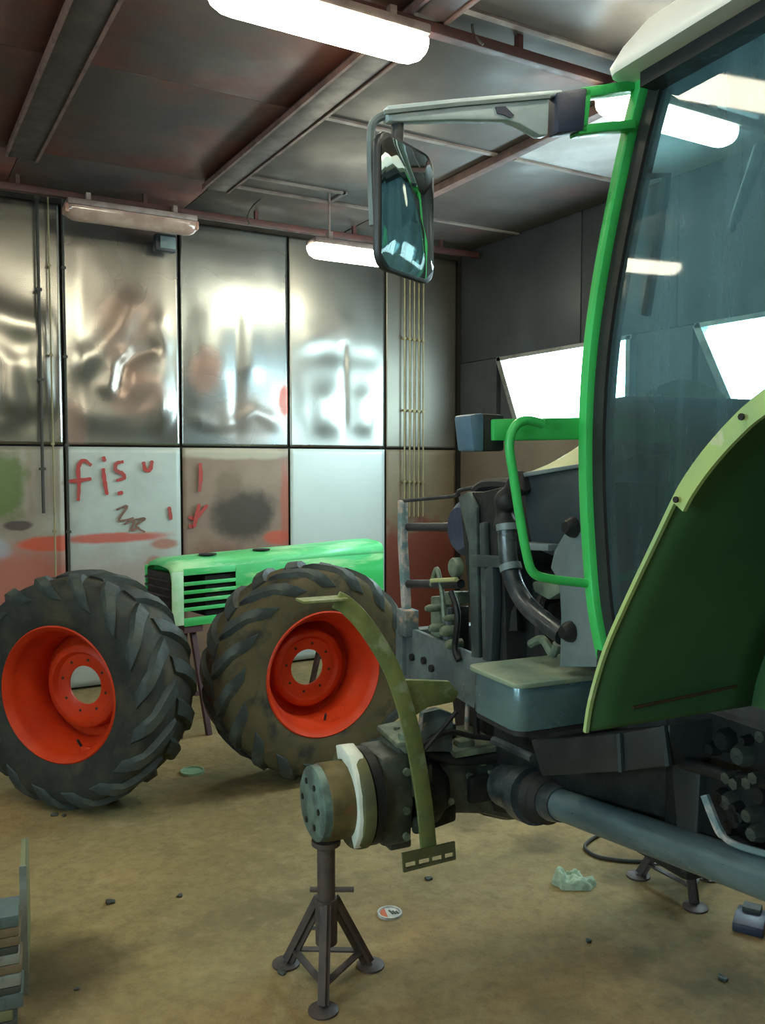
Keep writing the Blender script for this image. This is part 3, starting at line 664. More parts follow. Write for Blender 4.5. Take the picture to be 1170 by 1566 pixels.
# ---- front axle, both sides
for s in (1, -1):
    hub = part(MB().lathe([(.001, s * .765), (.098, s * .765), (.112, s * .757), (.114, s * .735)], (0, 0, AZ), 1, 40), 'hub_face', 'hubf')
    part(MB().lathe([(.114, s * .735), (.117, s * .73), (.117, s * .635), (.10, s * .63)], (0, 0, AZ), 1, 40), 'hub_drum', 'brass')
    for k in range(6):
        a = 2 * PI * k / 6
        part(MB().lathe([(.010, s * .763), (.010, s * .768), (.004, s * .769)], (.07 * math.cos(a), 0, AZ + .07 * math.sin(a)), 1, 8, cap=True), 'hub_bolt', 'castd', hub)
    part(MB().lathe([(.10, s * .655), (.150, s * .645), (.155, s * .63), (.155, s * .612), (.12, s * .60)], (0, 0, AZ), 1, 40), 'wheel_flange', 'olived')
    part(MB().lathe([(.12, s * .615), (.150, s * .605), (.150, s * .575), (.11, s * .56)], (0, 0, AZ), 1, 40), 'brake_housing', 'castd')
    # steering knuckle
    kn = part(MB().prism([(-.10, s * .57, AZ - .135), (.10, s * .57, AZ - .135), (.12, s * .57, AZ), (.09, s * .57, AZ + .14), (-.09, s * .57, AZ + .14), (-.12, s * .57, AZ)], (0, -s * .10, 0)), 'knuckle', 'cast', TR, .015)
    part(MB().prism([(-.075, s * .5, AZ + .12), (.075, s * .5, AZ + .12), (.075, s * .36, AZ + .12), (-.075, s * .36, AZ + .12)], (0, 0, .035)), 'knuckle_top', 'cast', TR, .01)
    part(MB().lathe([(.055, AZ + .14), (.06, AZ + .15), (.055, AZ + .18), (.03, AZ + .187), (.001, AZ + .187)], (0, s * .43, 0), 2, 20), 'king_pin_cap', 'castl')
    for k in range(4):
        a = PI / 4 + k * PI / 2
        part(MB().lathe([(.010, 0), (.010, .014)], (.042 * math.cos(a), s * .43 + .042 * math.sin(a), AZ + .178), 2, 6, cap=True), 'bolt', 'cast')
    part(MB().prism([(-.07, s * .53, AZ - .135), (.07, s * .53, AZ - .135), (.06, s * .45, AZ - .14), (-.06, s * .45, AZ - .14)], (0, 0, -.03)), 'knuckle_foot', 'cast', TR, .008)
    # steering arm and upper plates
    part(MB().prism([(-.10, s * .47, AZ + .165), (-.09, s * .52, AZ + .165), (.1, s * .50, AZ + .165), (.12, s * .40, AZ + .165), (-.09, s * .40, AZ + .165)], (0, 0, .018)), 'steering_arm', 'castl', TR, .006)
    part(MB().lathe([(.02, AZ + .14), (.026, AZ + .15), (.026, AZ + .20), (.015, AZ + .21), (.001, AZ + .21)], (-.06, s * .47, 0), 2, 14), 'ball_joint', 'castl')
    # swivel yoke and axle beam
    part(MB().lathe([(.03, s * .47), (.115, s * .46), (.13, s * .42), (.125, s * .37), (.09, s * .33)], (0, 0, AZ), 1, 28), 'swivel_housing', 'castd')
    part(MB().prism([(-.08, s * .40, AZ - .12), (.08, s * .40, AZ - .12), (.08, s * .40, AZ - .06), (-.08, s * .40, AZ - .06)], (0, -s * .10, .015)), 'yoke_foot', 'castd', TR, .01)
    ab = []
    for L, hw, z0, z1 in ((.40, .085, -.10, .10), (.30, .075, -.085, .09), (.20, .085, -.10, .10), (.10, .11, -.13, .11)):
        ab.append((s * L, hw, AZ + z0, AZ + z1))
    vs = []; fs = []
    for L, hw, z0, z1 in ab: vs += [Vector((-hw, L, z0)), Vector((hw, L, z0)), Vector((hw, L, z1)), Vector((-hw, L, z1))]
    for j in range(3):
        for k in range(4): fs.append((j * 4 + k, j * 4 + (k + 1) % 4, (j + 1) * 4 + (k + 1) % 4, (j + 1) * 4 + k))
    fs += [(0, 1, 2, 3), (12, 13, 14, 15)]
    axb = part(MB().add(vs, fs), 'axle_beam', 'cast', TR, .018)
    for k in range(4):
        part(MB().lathe([(.013, 0), (.013, .012)], (-.11, s * (.13 + .03 * k), AZ - .05 + .045 * k), 0, 6, cap=True), 'bolt', 'castl', axb)
    part(MB().tube(spline([(-.06, s * .45, AZ + .15), (-.095, s * .3, AZ + .10), (-.12, s * .1, AZ + .10)]), .018, 10), 'tie_rod', 'castd')
part(MB().lathe([(.08, -.19), (.125, -.17), (.15, -.1), (.16, 0), (.15, .1), (.125, .17), (.08, .19)], (0, 0, AZ - .005), 1, 28, cap=True), 'differential', 'castd')
part(MB().prism([(-.12, .33, AZ + .115), (.12, .33, AZ + .115), (.12, .10, AZ + .115), (-.12, .10, AZ + .115)], (0, 0, .022)), 'axle_pad', 'castl', TR, .006, 'pale dusty pad on top of the axle')
# white bracket band round the flange of the near hub
seg = [(-.060, .150), (-.015, .164), (.055, .150), (.1, .105), (.128, .05), (.137, -.02), (.125, -.075), (.09, -.125)]
outer = [V(-f_, .66, AZ + z_) for f_, z_ in seg]; inner = [V(-f_ * .73, .66, AZ + z_ * .73) for f_, z_ in seg]
vs = []; fs = []
for o_, i_ in zip(outer, inner):
    vs += [o_, i_, i_ - V(0, .045, 0), o_ - V(0, .045, 0)]
for j in range(len(seg) - 1):
    for k in range(4): fs.append((j * 4 + k, j * 4 + (k + 1) % 4, (j + 1) * 4 + (k + 1) % 4, (j + 1) * 4 + k))
fs += [(0, 1, 2, 3), tuple(len(vs) - 4 + q for q in range(4))]
part(MB().add(vs, fs), 'hub_bracket', 'white', TR, .004, 'white painted band bent round the hub flange')
for F_, L_, z_, dx_, dy_, dz_, mt_ in ((-.05, .36, .17, .09, .07, .035, 'castl'), (.04, .30, .16, .08, .09, .05, 'cast'), (-.07, .27, .135, .05, .06, .045, 'castl'),
                                       (-.10, .44, .06, .035, .07, .10, 'cast'), (-.105, .44, -.08, .03, .06, .05, 'cast'), (-.10, .22, .0, .03, .10, .09, 'castd'), (-.115, .13, .04, .03, .07, .06, 'cast')):
    part(MB().box((F_, L_, AZ + z_), (dx_, dy_, dz_)), 'axle_casting', mt_, TR, .010)
for L_, z_ in ((.50, .10), (.50, -.02), (.50, -.10), (.40, .03), (.33, -.03), (.26, .04)):
    part(MB().lathe([(.012, -.012), (.012, 0), (.007, .002)], (-.118 if L_ > .45 else -.085, L_, AZ + z_), 0, 8, cap=True), 'axle_bolt', 'castl')
part(MB().tube(spline([(-.09, .46, AZ + .15), (-.11, .36, AZ + .20), (-.10, .25, AZ + .17), (-.09, .12, AZ + .14)]), .009, 8), 'axle_hose', 'black')
# propeller shaft with boots
p0, p1 = TL(850, 1228, .2), TL(1170, 1342, .26); dsh = (p1 - p0).normalized()
sh = part(MB().cyl(p0 - dsh * .1, p1 + dsh * .8, .043, 24), 'drive_shaft', 'shaft')
def ringed(a, b_, r0, r1, nrib):
    pts, rs = [], []
    for k in range(nrib * 4 + 1):
        t = k / (nrib * 4); pts.append(a.lerp(b_, t)); rs.append((r0 + (r1 - r0) * t) * (1 + (.09 if (k // 2) % 2 else -.05)))
    return MB().tube(pts, rs, 24)
part(ringed(p0 - dsh * .02, p0 - dsh * .14, .060, .075, 3), 'shaft_boot', 'black', sh)
part(MB().tube([p0 - dsh * .11, p0 - dsh * .17, p0 - dsh * .175, p0 - dsh * .3], [.085, .085, .072, .066], 24), 'shaft_collar', 'pipe', sh)
part(MB().tube([p0 + dsh * .03, p0 - dsh * .025], [.047, .056], 24), 'shaft_sleeve', 'pipe', sh)
# ---- mudguard bracket (olive)
FA = -.15
arm = [(514, 917), (530, 926), (552, 948), (580, 988), (603, 1032), (622, 1090), (634, 1140), (643, 1190), (650, 1240), (656, 1304)]
ab_ = part(MB().bar(spline(polyF(arm, FA), 4), .052, .014, (1, 0, 0)), 'mudguard_bracket', 'olive', TR, .003)
rib_p = [p + V(.016, 0, 0) for p in spline(polyF(arm[3:], FA), 4)]
part(MB().bar(rib_p, .012, .03, (1, 0, 0)), 'bracket_rib', 'olived', ab_)
a_, b_ = TF(458, 919, FA), TF(526, 914, FA)
part(MB().bar([a_, b_], .006, .07, (1, 0, 0)), 'carrier_strip', 'olive', ab_)
q = polyF([(614, 1304), (694, 1286), (695, 1313), (616, 1333)], FA - .012)
u_ = q[1] - q[0]; d_ = q[3] - q[0]
sl = part(MB().prism([q[0], q[1], q[1] + d_ * .52, q[0] + d_ * .52], (-.008, 0, 0)), 'slotted_plate', 'olived', ab_)
MB().prism([q[0] + d_ * .80, q[1] + d_ * .80, q[2], q[3]], (-.008, 0, 0)).build('slotted_plate', 'olived', ab_)
for t0, t1 in ((0, .04), (.24, .29), (.5, .54), (.74, .79), (.96, 1)):
    MB().prism([q[0] + u_ * t0 + d_ * .5, q[0] + u_ * t1 + d_ * .5, q[0] + u_ * t1 + d_ * .82, q[0] + u_ * t0 + d_ * .82], (-.008, 0, 0)).build('slotted_plate', 'olived', ab_)
part(MB().prism(polyF([(600, 1050), (622, 1040), (688, 1042), (702, 1060), (694, 1074), (655, 1082), (630, 1098)], FA + .01), (.02, 0, 0)), 'bracket_gusset', 'olive', ab_, .003)
part(MB().prism(polyF([(648, 1090), (672, 1084), (694, 1092), (692, 1150), (640, 1150)], FA + .05), (.03, 0, 0)), 'bracket_foot', 'frame', TR, .004)
part(MB().prism(poly([(688, 1052), (770, 1052), (770, 1150), (700, 1150)], .15), (0, -.3, 0)), 'axle_pivot', 'castd', TR, .01)
part(MB().tube(spline(poly([(716, 1070), (714, 1110), (718, 1148)], .18)), .008, 8), 'pivot_pipe', 'guard')
part(MB().tube(spline(poly([(735, 1060), (728, 1100), (732, 1146)], .19)), .011, 8), 'pivot_hose', 'black')
part(MB().tube(spline(polyF([(648, 1148), (672, 1120), (690, 1098), (698, 1088)], FA)), .007, 8), 'brake_hose', 'black')
# ---- frame rails, front guard, cooler group
for L in (.2, -.2):
    pl = poly([(611, 958), (630, 962), (740, 1008), (800, 1030), (800, 1110), (738, 1092), (690, 1062), (650, 1046), (612, 1044)], .2)
    pl = [Vector((p.x, L, p.z)) for p in pl]
    part(MB().prism(pl, (0, -.02 if L > 0 else .02, 0)), 'frame_rail', 'frame', TR, .003)
    for px_ in ((632, 1005), (650, 1010), (662, 1022)):
        c = TL(*px_, .2); c.y = L
        part(MB().lathe([(.014, 0), (.014, .012 if L > 0 else -.012)], c, 1, 8, cap=True), 'frame_bolt', 'castd')
fr_ = TL(620, 975, .2)
part(MB().box((fr_.x + .02, 0, .88), (.06, .44, .17)), 'front_crossmember', 'frame', TR, .008)
part(MB().box((fr_.x - .02, .2, 1.0), (.08, .06, .1)), 'guard_foot', 'frame', TR, .008)
for L in (.2, -.2):
    gu = [Vector((p.x, L, p.z)) for p in poly([(623, 965), (620, 900), (616, 830), (616, 765)], .2)]
    up = part(MB().bar(gu, .036, .03, (0, 1, 0)), 'guard_upright', 'guard', TR, .005)
    tp = [Vector((p.x, L, p.z)) for p in poly([(616, 766), (660, 762), (695, 758), (704, 750), (735, 744)], .2)]
    part(MB().tube(spline(tp), .007, 8), 'guard_top_rod', 'blackm')
    for (xa, ya, xb, yb, r) in ((625, 806, 712, 806, .016), (625, 893, 705, 893, .016)):
        part(MB().tube([Vector((TL(xa, ya, .2).x, L, TL(xa, ya, .2).z)), Vector((TL(xb, yb, .2).x, L, TL(xb, yb, .2).z))], r, 10), 'guard_bar', 'blackm')
c1 = TL(660, 888, .23); c2_ = TL(698, 886, .23)
part(MB().tube([c1, c2_], .008, 8), 'bright_pipe', 'cowl', TR, 0, 'short pale pipe along the lower guard bar')
dsc = TL(698, 868, .22); part(MB().lathe([(.001, .016), (.03, .016), (.034, .01), (.034, -.01), (.001, -.01)], (0, 0, 0), 1, 20), 'filler_cap', 'castl').location = dsc
cap2 = TL(712, 808, .2); o = part(MB().lathe([(.001, .03), (.07, .03), (.09, .01), (.095, -.02), (.05, -.04)], (0, 0, 0), 1, 24), 'belt_pulley', 'navy'); o.location = cap2
# coolers and valves at the front
for k, (x0, y0, x1, y1) in enumerate(((658, 912, 672, 1000), (676, 905, 700, 925), (676, 930, 684, 1005), (690, 928, 699, 1008))):
    pl = poly([(x0, y0), (x1, y0), (x1, y1), (x0, y1)], .17)
    part(MB().prism(pl, (0, -.05, 0)), 'cooler_bracket', ['castl', 'castl', 'frame', 'castd'][k], TR, .006)
for (x, y, r) in ((668, 960, .016), (686, 965, .02), (694, 985, .018), (662, 930, .014), (690, 945, .012)):
    c = TL(x, y, .2); part(MB().lathe([(.001, .03), (r * .6, .03), (r, .015), (r, -.03), (.001, -.03)], (0, 0, 0), 1, 14), 'valve_body', 'castl').location = c
part(MB().tube(spline(poly([(660, 895), (668, 870), (676, 905), (680, 950)], .21)), .009, 8), 'cooler_hose', 'castl')
part(MB().tube(spline(poly([(690, 905), (700, 940), (696, 990), (702, 1010)], .215)), .011, 8), 'cooler_hose', 'castd')
# radiator
rp = poly([(702, 762), (714, 752), (738, 752), (766, 745), (775, 1012), (724, 1004)], .25)
rad = part(MB().prism(rp, (0, -.5, 0)), 'radiator', 'castd', TR, .006)
part(MB().prism(poly([(706, 760), (722, 752), (734, 775), (738, 1006), (726, 1004), (722, 830)], .252), (0, .014, 0)), 'radiator_side', 'rad', rad, .004)
part(MB().prism(poly([(741, 800), (748, 798), (754, 1010), (746, 1008)], .252), (0, .02, 0)), 'radiator_rib', 'rad', rad, .004)
part(MB().prism(poly([(754, 870), (766, 860), (768, 920), (764, 1010), (755, 1010)], .252), (0, .03, 0)), 'fan_shroud', 'slate', rad, .004)
part(MB().prism(poly([(728, 848), (778, 850), (780, 868), (730, 866)], .262), (0, .02, 0)), 'radiator_strap', 'rad', rad, .003)
part(MB().tube(spline(poly([(728, 752), (742, 742), (765, 740), (785, 742)], .2)), .02, 8), 'top_hose', 'black')
# engine, bonnet rear part, pipes, plate
part(MB().box((-.52, 0, .88), (.86, .36, .52)), 'engine_block', 'castd', TR, .02)
part(MB().box((-.5, 0, 1.2), (.7, .30, .16)), 'cylinder_head', 'castd', TR, .02)
for k in range(5):
    part(MB().tube(spline([(-.25 - k * .14, .15, 1.22), (-.25 - k * .14, .2, 1.2), (-.28 - k * .14, .22, 1.10)]), .02, 8), 'intake_stub', 'castd')
hp = poly([(797, 722), (893, 706), (905, 704), (905, 842), (845, 852), (812, 838), (803, 790)], .30)
hr = part(MB().prism(hp, (0, -.60, 0)), 'bonnet_rear', 'slate', TR, .012)
part(MB().prism(poly([(798, 724), (905, 707), (905, 713), (799, 731)], .302), (0, .012, 0)), 'bonnet_seam', 'plate', hr, .003)
part(MB().prism(poly([(815, 828), (858, 832), (858, 842), (815, 840)], .302), (0, .04, 0)), 'bonnet_ledge', 'plate', hr, .003)
xs = [TL(799, 722, .3).x, TL(850, 714, .3).x, TL(905, 704, .3).x]
zt0 = TL(799, 722, .3).z; zt1 = TL(905, 704, .3).z
def cw(u, v):
    x = xs[0] + (xs[2] - xs[0]) * u; y = .30 - .60 * v
    return Vector((x, y, zt0 + (zt1 - zt0) * u - .004 + .20 * (u ** .8) * math.sin(PI * v) ** .8 + .012 * math.sin(PI * v)))
part(MB().grid(cw, 10, 14), 'bonnet_top', 'cowl', TR, 0, 'yellow-green curved rear piece of the bonnet', 70)
part(MB().tube(spline(poly([(775, 800), (776, 835), (780, 868), (790, 900), (808, 928), (835, 952), (862, 972)], .33), 5), .026, 14), 'intake_pipe', 'pipe')
part(MB().tube(spline(poly([(800, 735), (782, 752), (772, 778), (774, 808)], .32), 5), [.03 + .006 * math.sin(k) for k in range(16)], 14), 'intake_elbow', 'black')
for y in (806, 868): 
    part(MB().tube([TL(775 + (y - 806) * .08, y - 5, .33), TL(776 + (y - 806) * .1, y + 5, .33)], .031, 14), 'hose_clamp', 'plate')
pp = poly([(842, 868), (848, 842), (862, 818), (872, 808), (880, 816), (893, 812), (912, 800), (912, 1020), (856, 1020), (858, 940), (855, 890)], .36)
pt = part(MB().prism(pp, (0, -.012, 0)), 'support_plate', 'plate', TR, .002)
for (x, y, r) in ((872, 966, .024), (877, 806, .024)):
    part(MB().lathe([(.001, .025), (r * .6, .025), (r, .01), (r * 1.1, 0)], (0, 0, 0), 1, 18), 'rubber_mount', 'castd', pt).location = TL(x, y, .362)
part(MB().prism(poly([(812, 890), (850, 884), (858, 906), (838, 918), (816, 906)], .31), (0, -.05, 0)), 'pump_cover', 'castl', TR, .008)
part(MB().tube(spline(poly([(812, 985), (830, 978), (845, 1000), (852, 985)], .3)), .012, 8), 'fuel_hose', 'castl')
# ---- tank / battery box by the step
LT = .52
A_, B_ = TL(712, 1019, LT), TL(790, 1047, LT); zt_ = (A_.z + B_.z) / 2
C_ = TZ(918, 1034, zt_)
zbot = TL(792, 1126, LT).z
fx0, fx1, ly1 = A_.x, B_.x, C_.y - .1
def rr(x0, x1, y0, y1, r, z):
    out = []
    for cx, cy, a0 in ((x1 - r, y1 - r, 0), (x0 + r, y1 - r, 90), (x0 + r, y0 + r, 180), (x1 - r, y0 + r, 270)):
        for k in range(4): a = math.radians(a0 + k * 30); out.append(Vector((cx + r * math.cos(a), cy + r * math.sin(a), z)))
    return out
tk = part(MB().prism(rr(fx1 + .008, fx0 - .012, ly1, LT - .008, .035, zbot), (0, 0, zt_ - zbot - .008)), 'tank', 'tank', TR, .004)
part(MB().prism(rr(fx1, fx0, ly1 - .01, LT, .03, zt_ - .010), (0, 0, .012)), 'tank_lid', 'tankt', tk, .003, 'dusty pale lid of the box')
part(MB().prism(rr(fx1 + .012, fx0 - .016, ly1 + .01, LT - .012, .03, zbot - .012), (0, 0, .012)), 'tank_base', 'black', tk)
# ---- under-cab parts
gb = part(MB().prism(poly([(811, 1132), (950, 1121), (1024, 1108), (1024, 1172), (952, 1180), (828, 1187)], .34), (0, -.4, 0)), 'step_box', 'boxg', TR, .006)
part(MB().prism(poly([(947, 1122), (952, 1121), (955, 1180), (950, 1181)], .342), (0, .008, 0)), 'box_seam', 'slate', gb)
part(MB().prism(poly([(1015, 1110), (1020, 1109), (1028, 1170), (1022, 1172)], .342), (0, .008, 0)), 'box_seam', 'slate', gb)
part(MB().box((-1.6, 0, .95), (1.4, .44, .44)), 'gearbox', 'castd', TR, .03)
part(MB().box((-2.35, 0, .7), (.6, .5, .5)), 'rear_axle_case', 'castd', TR, .04)
part(MB().lathe([(.14, -.86), (.14, -.8), (.12, -.75), (.12, .75), (.14, .8), (.14, .86)], (-2.35, 0, AZ + .01), 1, 28, cap=True), 'rear_axle_tube', 'castd')
part(MB().prism(poly([(1026, 1175), (1045, 1110), (1075, 1112), (1062, 1330), (1040, 1335)], .24), (0, -.1, 0)), 'gearbox_bracket', 'boxg', TR, .006)
part(MB().tube(poly([(1043, 1166), (1085, 1178), (1125, 1190), (1180, 1196)], .29), .014, 10), 'lift_rod', 'castd')
for x, y in ((1132, 1197), (1152, 1196), (1162, 1188), (1120, 1188)):
    part(MB().lathe([(.012, .02), (.012, -.02)], (0, 0, 0), 1, 6, cap=True), 'rod_nut', 'cast').location = TL(x, y, .30)
part(MB().tube(spline(poly([(1078, 1216), (1084, 1232), (1092, 1252), (1104, 1276), (1126, 1292), (1180, 1308)], .28), 5), [.010] * 16 + [.007] * 10, 8), 'pale_hose', 'guard')
rnd = random.Random(3)
for k in range(15):
    x, y = rnd.uniform(1085, 1180), rnd.uniform(1120, 1300)
    c = TL(x, y, .225); sz = rnd.uniform(.012, .03)
    o = part(MB().lathe([(.001, .02), (sz * .7, .02), (sz, .005), (sz, -.02)], (0, 0, 0), 1, rnd.choice((6, 8, 12))), 'gearbox_boss', rnd.choice(('castd', 'castd', 'cast'))); o.location = c
for pts in ([(770, 1160), (820, 1180), (880, 1190), (930, 1215)], [(860, 1185), (890, 1200), (920, 1220), (960, 1222)], [(900, 1190), (960, 1215), (985, 1245), (990, 1290)], [(930, 1190), (975, 1220), (1005, 1240)]):
    part(MB().tube(spline(poly(pts, .16)), .011, 8), 'hydraulic_hose', 'black')
part(MB().tube(poly([(755, 1132), (790, 1148), (815, 1160)], .3), .012, 8), 'hydraulic_pipe', 'pipe')
part(MB().box((-.62, -.06, .70), (.5, .22, .16)), 'oil_pan', 'castd', TR, .02)

# ---- cab
LC = .50
pil = [(1132, -2), (1062, 48), (1003, 92), (990, 108), (984, 140), (966, 212), (941, 330), (921, 440), (908, 540), (902, 640), (902, 740), (907, 840), (915, 930), (930, 1008)]
pp_ = poly(pil, LC)
back = [V(-2.25, LC, pp_[0].z + .04), V(-1.8, LC, pp_[0].z + .03)]
for s in (1, -1):
    pts = [Vector((p.x, s * p.y, p.z)) for p in (back + spline(pp_[:3], 3)[:-1] + spline(pp_[2:], 4))]
    fr = part(MB().bar(pts, .026, .04, (0, 1, 0)), 'door_frame', 'green', TR, .004)
    sx = [p + V(-.030, -s * .012, -.012) for p in pts[2:]]
    part(MB().bar(sx, .032, .03, (0, 1, 0)), 'door_seal', 'black', fr)
    # B pillar and sill
    part(MB().bar([V(-2.2, s * LC, 2.44), V(-2.12, s * LC, 1.75), V(-2.1, s * .48, 1.25)], .05, .05, (0, 1, 0)), 'rear_pillar', 'green')
    bottom = pp_[-1]
    part(MB().bar([V(bottom.x + .01, s * LC, bottom.z), V(-2.1, s * LC, bottom.z)], .04, .04, (0, 1, 0)), 'door_sill', 'blackm')
gpts = [Vector((p.x - .02, LC - .005, p.z)) for p in spline(pp_[2:], 3)]
gl = [V(-2.15, LC - .005, pp_[0].z + .02), V(-1.6, LC - .005, pp_[0].z + .01)] + gpts + [V(-2.1, LC - .005, gpts[-1].z)]
part(MB().add(gl, [tuple(range(len(gl)))]), 'door_glass', 'glass', TR, 0, 'dusty teal-tinted door glass')
part(MB().add([Vector((p.x, -p.y, p.z)) for p in gl], [tuple(range(len(gl)))]), 'door_glass', 'glass2')
# windscreen between the front pillars
ws = spline(pp_[2:], 3); vs = []; 
for p in ws: vs += [V(p.x + .012, LC - .02, p.z), V(p.x + .045, 0, p.z), V(p.x + .012, -LC + .02, p.z)]
ws_f = []
for j in range(len(ws) - 1):
    if ws[j].z < 1.56: break
    for k in range(2): ws_f.append((j * 3 + k, j * 3 + k + 1, (j + 1) * 3 + k + 1, (j + 1) * 3 + k))
part(MB().add(vs, ws_f), 'windscreen', 'glass2', TR, 0, None, 80)
# firewall, floor, dash, steering wheel, seat
fx = pp_[9].x
part(MB().box((fx + .0, .06, 1.36), (.03, .80, .40)), 'firewall', 'dash', TR, .004)
part(MB().box((-1.6, 0, 1.18), (1.15, .96, .05)), 'cab_floor', 'blackm', TR, .006)
dp = poly([(912, 612), (960, 604), (990, 604), (1000, 622), (1000, 690), (965, 700), (925, 725)], .36)
ds = part(MB().prism(dp, (0, -.66, 0)), 'dashboard', 'dash', TR, .012)
part(MB().tube(poly([(940, 790), (960, 745), (985, 700)], .0), .03, 12), 'steering_column', 'black')
sw = V(-1.32, 0, 1.66)
ring = [sw + V(.19 * math.cos(a) * .85, .19 * math.sin(a), .19 * math.cos(a) * .5) for a in [2 * PI * k / 28 for k in range(29)]]
st_ = part(MB().tube(ring, .014, 8), 'steering_wheel', 'black')
for a in (0, 2.1, 4.2): part(MB().cyl(sw - V(0, 0, .03), sw + V(.18 * math.cos(a) * .85, .18 * math.sin(a), .18 * math.cos(a) * .5), .01, 8), 'spoke', 'black', st_)
part(MB().box((-1.95, 0, 1.5), (.46, .5, .12)), 'seat_cushion', 'seat', TR, .04)
part(MB().box((-2.14, 0, 1.78), (.12, .48, .55)), 'seat_back', 'seat', TR, .04)
part(MB().box((-1.95, 0, 1.33), (.3, .3, .24)), 'seat_base', 'black', TR, .02)
# wiper frame and pale tapered stick seen through the glass
wpF = fx - .02
part(MB().bar(polyF([(988, 272), (1020, 268), (1012, 330), (1000, 410), (988, 482)], wpF - .12), .014, .012, (1, 0, 0)), 'window_stay', 'black')
part(MB().tube(polyF([(1164, 225), (1146, 275), (1130, 320), (1118, 352)], wpF - .08), [.016, .013, .012, .008], 10), 'pale_stick', 'plate')
# small white plates beside the sill
part(MB().prism(poly([(915, 905), (924, 908), (927, 968), (940, 966), (930, 1005), (922, 1000)], .44), (0, -.01, 0)), 'sill_plate', 'white')
# roof
zr = TL(925, 121, .58).z; xr = TL(925, 121, .58).x
def rshape(x0, x1, y, z): return rr(x0, x1, -y, y, .03, z)
vs = []; fs = []; lay = [(0, .58, 0), (.0, .585, .012), (-.012, .565, .05), (-.035, .535, .09), (-.08, .48, .125), (-.16, .40, .15), (-.3, .28, .16)]
for dx, y, dz in lay: vs += rshape(-2.45 - dx, xr + dx, y, zr + dz)
n = 16
for j in range(len(lay) - 1):
    for k in range(n): fs.append((j * n + k, j * n + (k + 1) % n, (j + 1) * n + (k + 1) % n, (j + 1) * n + k))
fs += [tuple(range(n)), tuple((len(lay) - 1) * n + k for k in range(n))]
part(MB().add(vs, fs), 'cab_roof', 'roofw', TR, 0, 'white cab roof', 60)
part(MB().box(((-2.4 + xr) / 2, 0, zr - .012), (abs(-2.4 - xr) - .1, 1.08, .03)), 'roof_seal', 'black')
# mirror bracket on the pillar
FB = TL(975, 165, LC).x
def flat(pxs, F, wid, thk, name, mat, par=TR): return part(MB().bar(polyF(pxs, F), wid, thk, (1, 0, 0)), name, mat, par, .002)
mbk = flat([(984, 131), (884, 146)], FB, .018, .03, 'mirror_bracket', 'green')
flat([(964, 193), (878, 202)], FB, .016, .03, 'bracket_bar', 'green', mbk); flat([(892, 140), (885, 207)], FB, .016, .03, 'bracket_bar', 'green', mbk)
ma = part(MB().prism(polyF([(836, 150), (883, 143), (878, 208), (838, 212)], FB + .012), (-.03, 0, 0)), 'arm_joint', 'navy', TR, .004)
arm_ = part(MB().prism(polyF([(584, 168), (700, 156), (850, 143), (850, 152), (830, 155), (828, 213), (815, 213), (785, 196), (765, 190), (680, 190), (604, 193), (586, 192)], FB + .006), (-.022, 0, 0)), 'mirror_arm', 'arm', TR, .004)
part(MB().bar(polyF([(588, 172), (700, 160), (840, 148)], FB - .018), .006, .006, (1, 0, 0)), 'arm_ridge', 'plate', arm_)
part(MB().prism(polyF([(757, 164), (772, 163), (786, 177), (780, 181), (770, 176), (760, 174)], FB - .0165), (-.002, 0, 0)), 'paint_chip', 'navy', arm_)
part(MB().tube(polyF([(608, 190), (607, 232)], FB), .011, 10), 'mirror_stem', 'blackm')
FM = FB
mc = TF(621, 322, FM)
part(MB().tube(spline([TF(590, 176, FM), TF(571, 188, FM), TF(567, 215, FM), TF(569, 300, FM), TF(571, 345, FM)], 5), .007, 8), 'mirror_loop', 'frame')
# mirror head turned towards the cab and the viewer
dT = TM @ (ray(621, 322)); dT.z = 0; dT.normalize()
tgt = V(-1.12, LC, 0) - V(mc.x, mc.y, 0); tgt.normalize()
nrm = (tgt - dT).normalized(); sidev = V(0, 0, 1).cross(nrm).normalized(); MWD, MHT = .175, .222
mm = Matrix((sidev, V(0, 0, 1), nrm)).transposed()
def mrr(hw, hh, r, z):
    out = []
    for cx, cy, a0 in ((hw - r, hh - r, 0), (-hw + r, hh - r, 90), (-hw + r, -hh + r, 180), (hw - r, -hh + r, 270)):
        for k in range(5): a = math.radians(a0 + k * 22.5); out.append(mm @ Vector((cx + r * math.cos(a), cy + r * math.sin(a), z)) + mc)
    return out
mh = part(MB().prism(mrr(MWD / 2, MHT / 2, .03, -.009), nrm * .013), 'mirror_housing', 'blackm', TR, .004)
RC = .40; vs = []; fs = []; nr = 10                     # slightly convex glass
base_ = mrr(MWD / 2 - .006, MHT / 2 - .006, .026, 0); nb = len(base_)
for j in range(1, nr + 1):
    for q_ in base_:
        p = mc + (q_ - mc) * (j / nr); vs.append(p + nrm * (.0215 - (p - mc).length_squared / (2 * RC)))
vs.append(mc + nrm * .0215)
for j in range(nr - 1):
    for k in range(nb): fs.append((j * nb + k, j * nb + (k + 1) % nb, (j + 1) * nb + (k + 1) % nb, (j + 1) * nb + k))
fs += [(len(vs) - 1, k, (k + 1) % nb) for k in range(nb)]
part(MB().add(vs, fs), 'mirror_glass', 'mirror', mh, 0, None, 80)
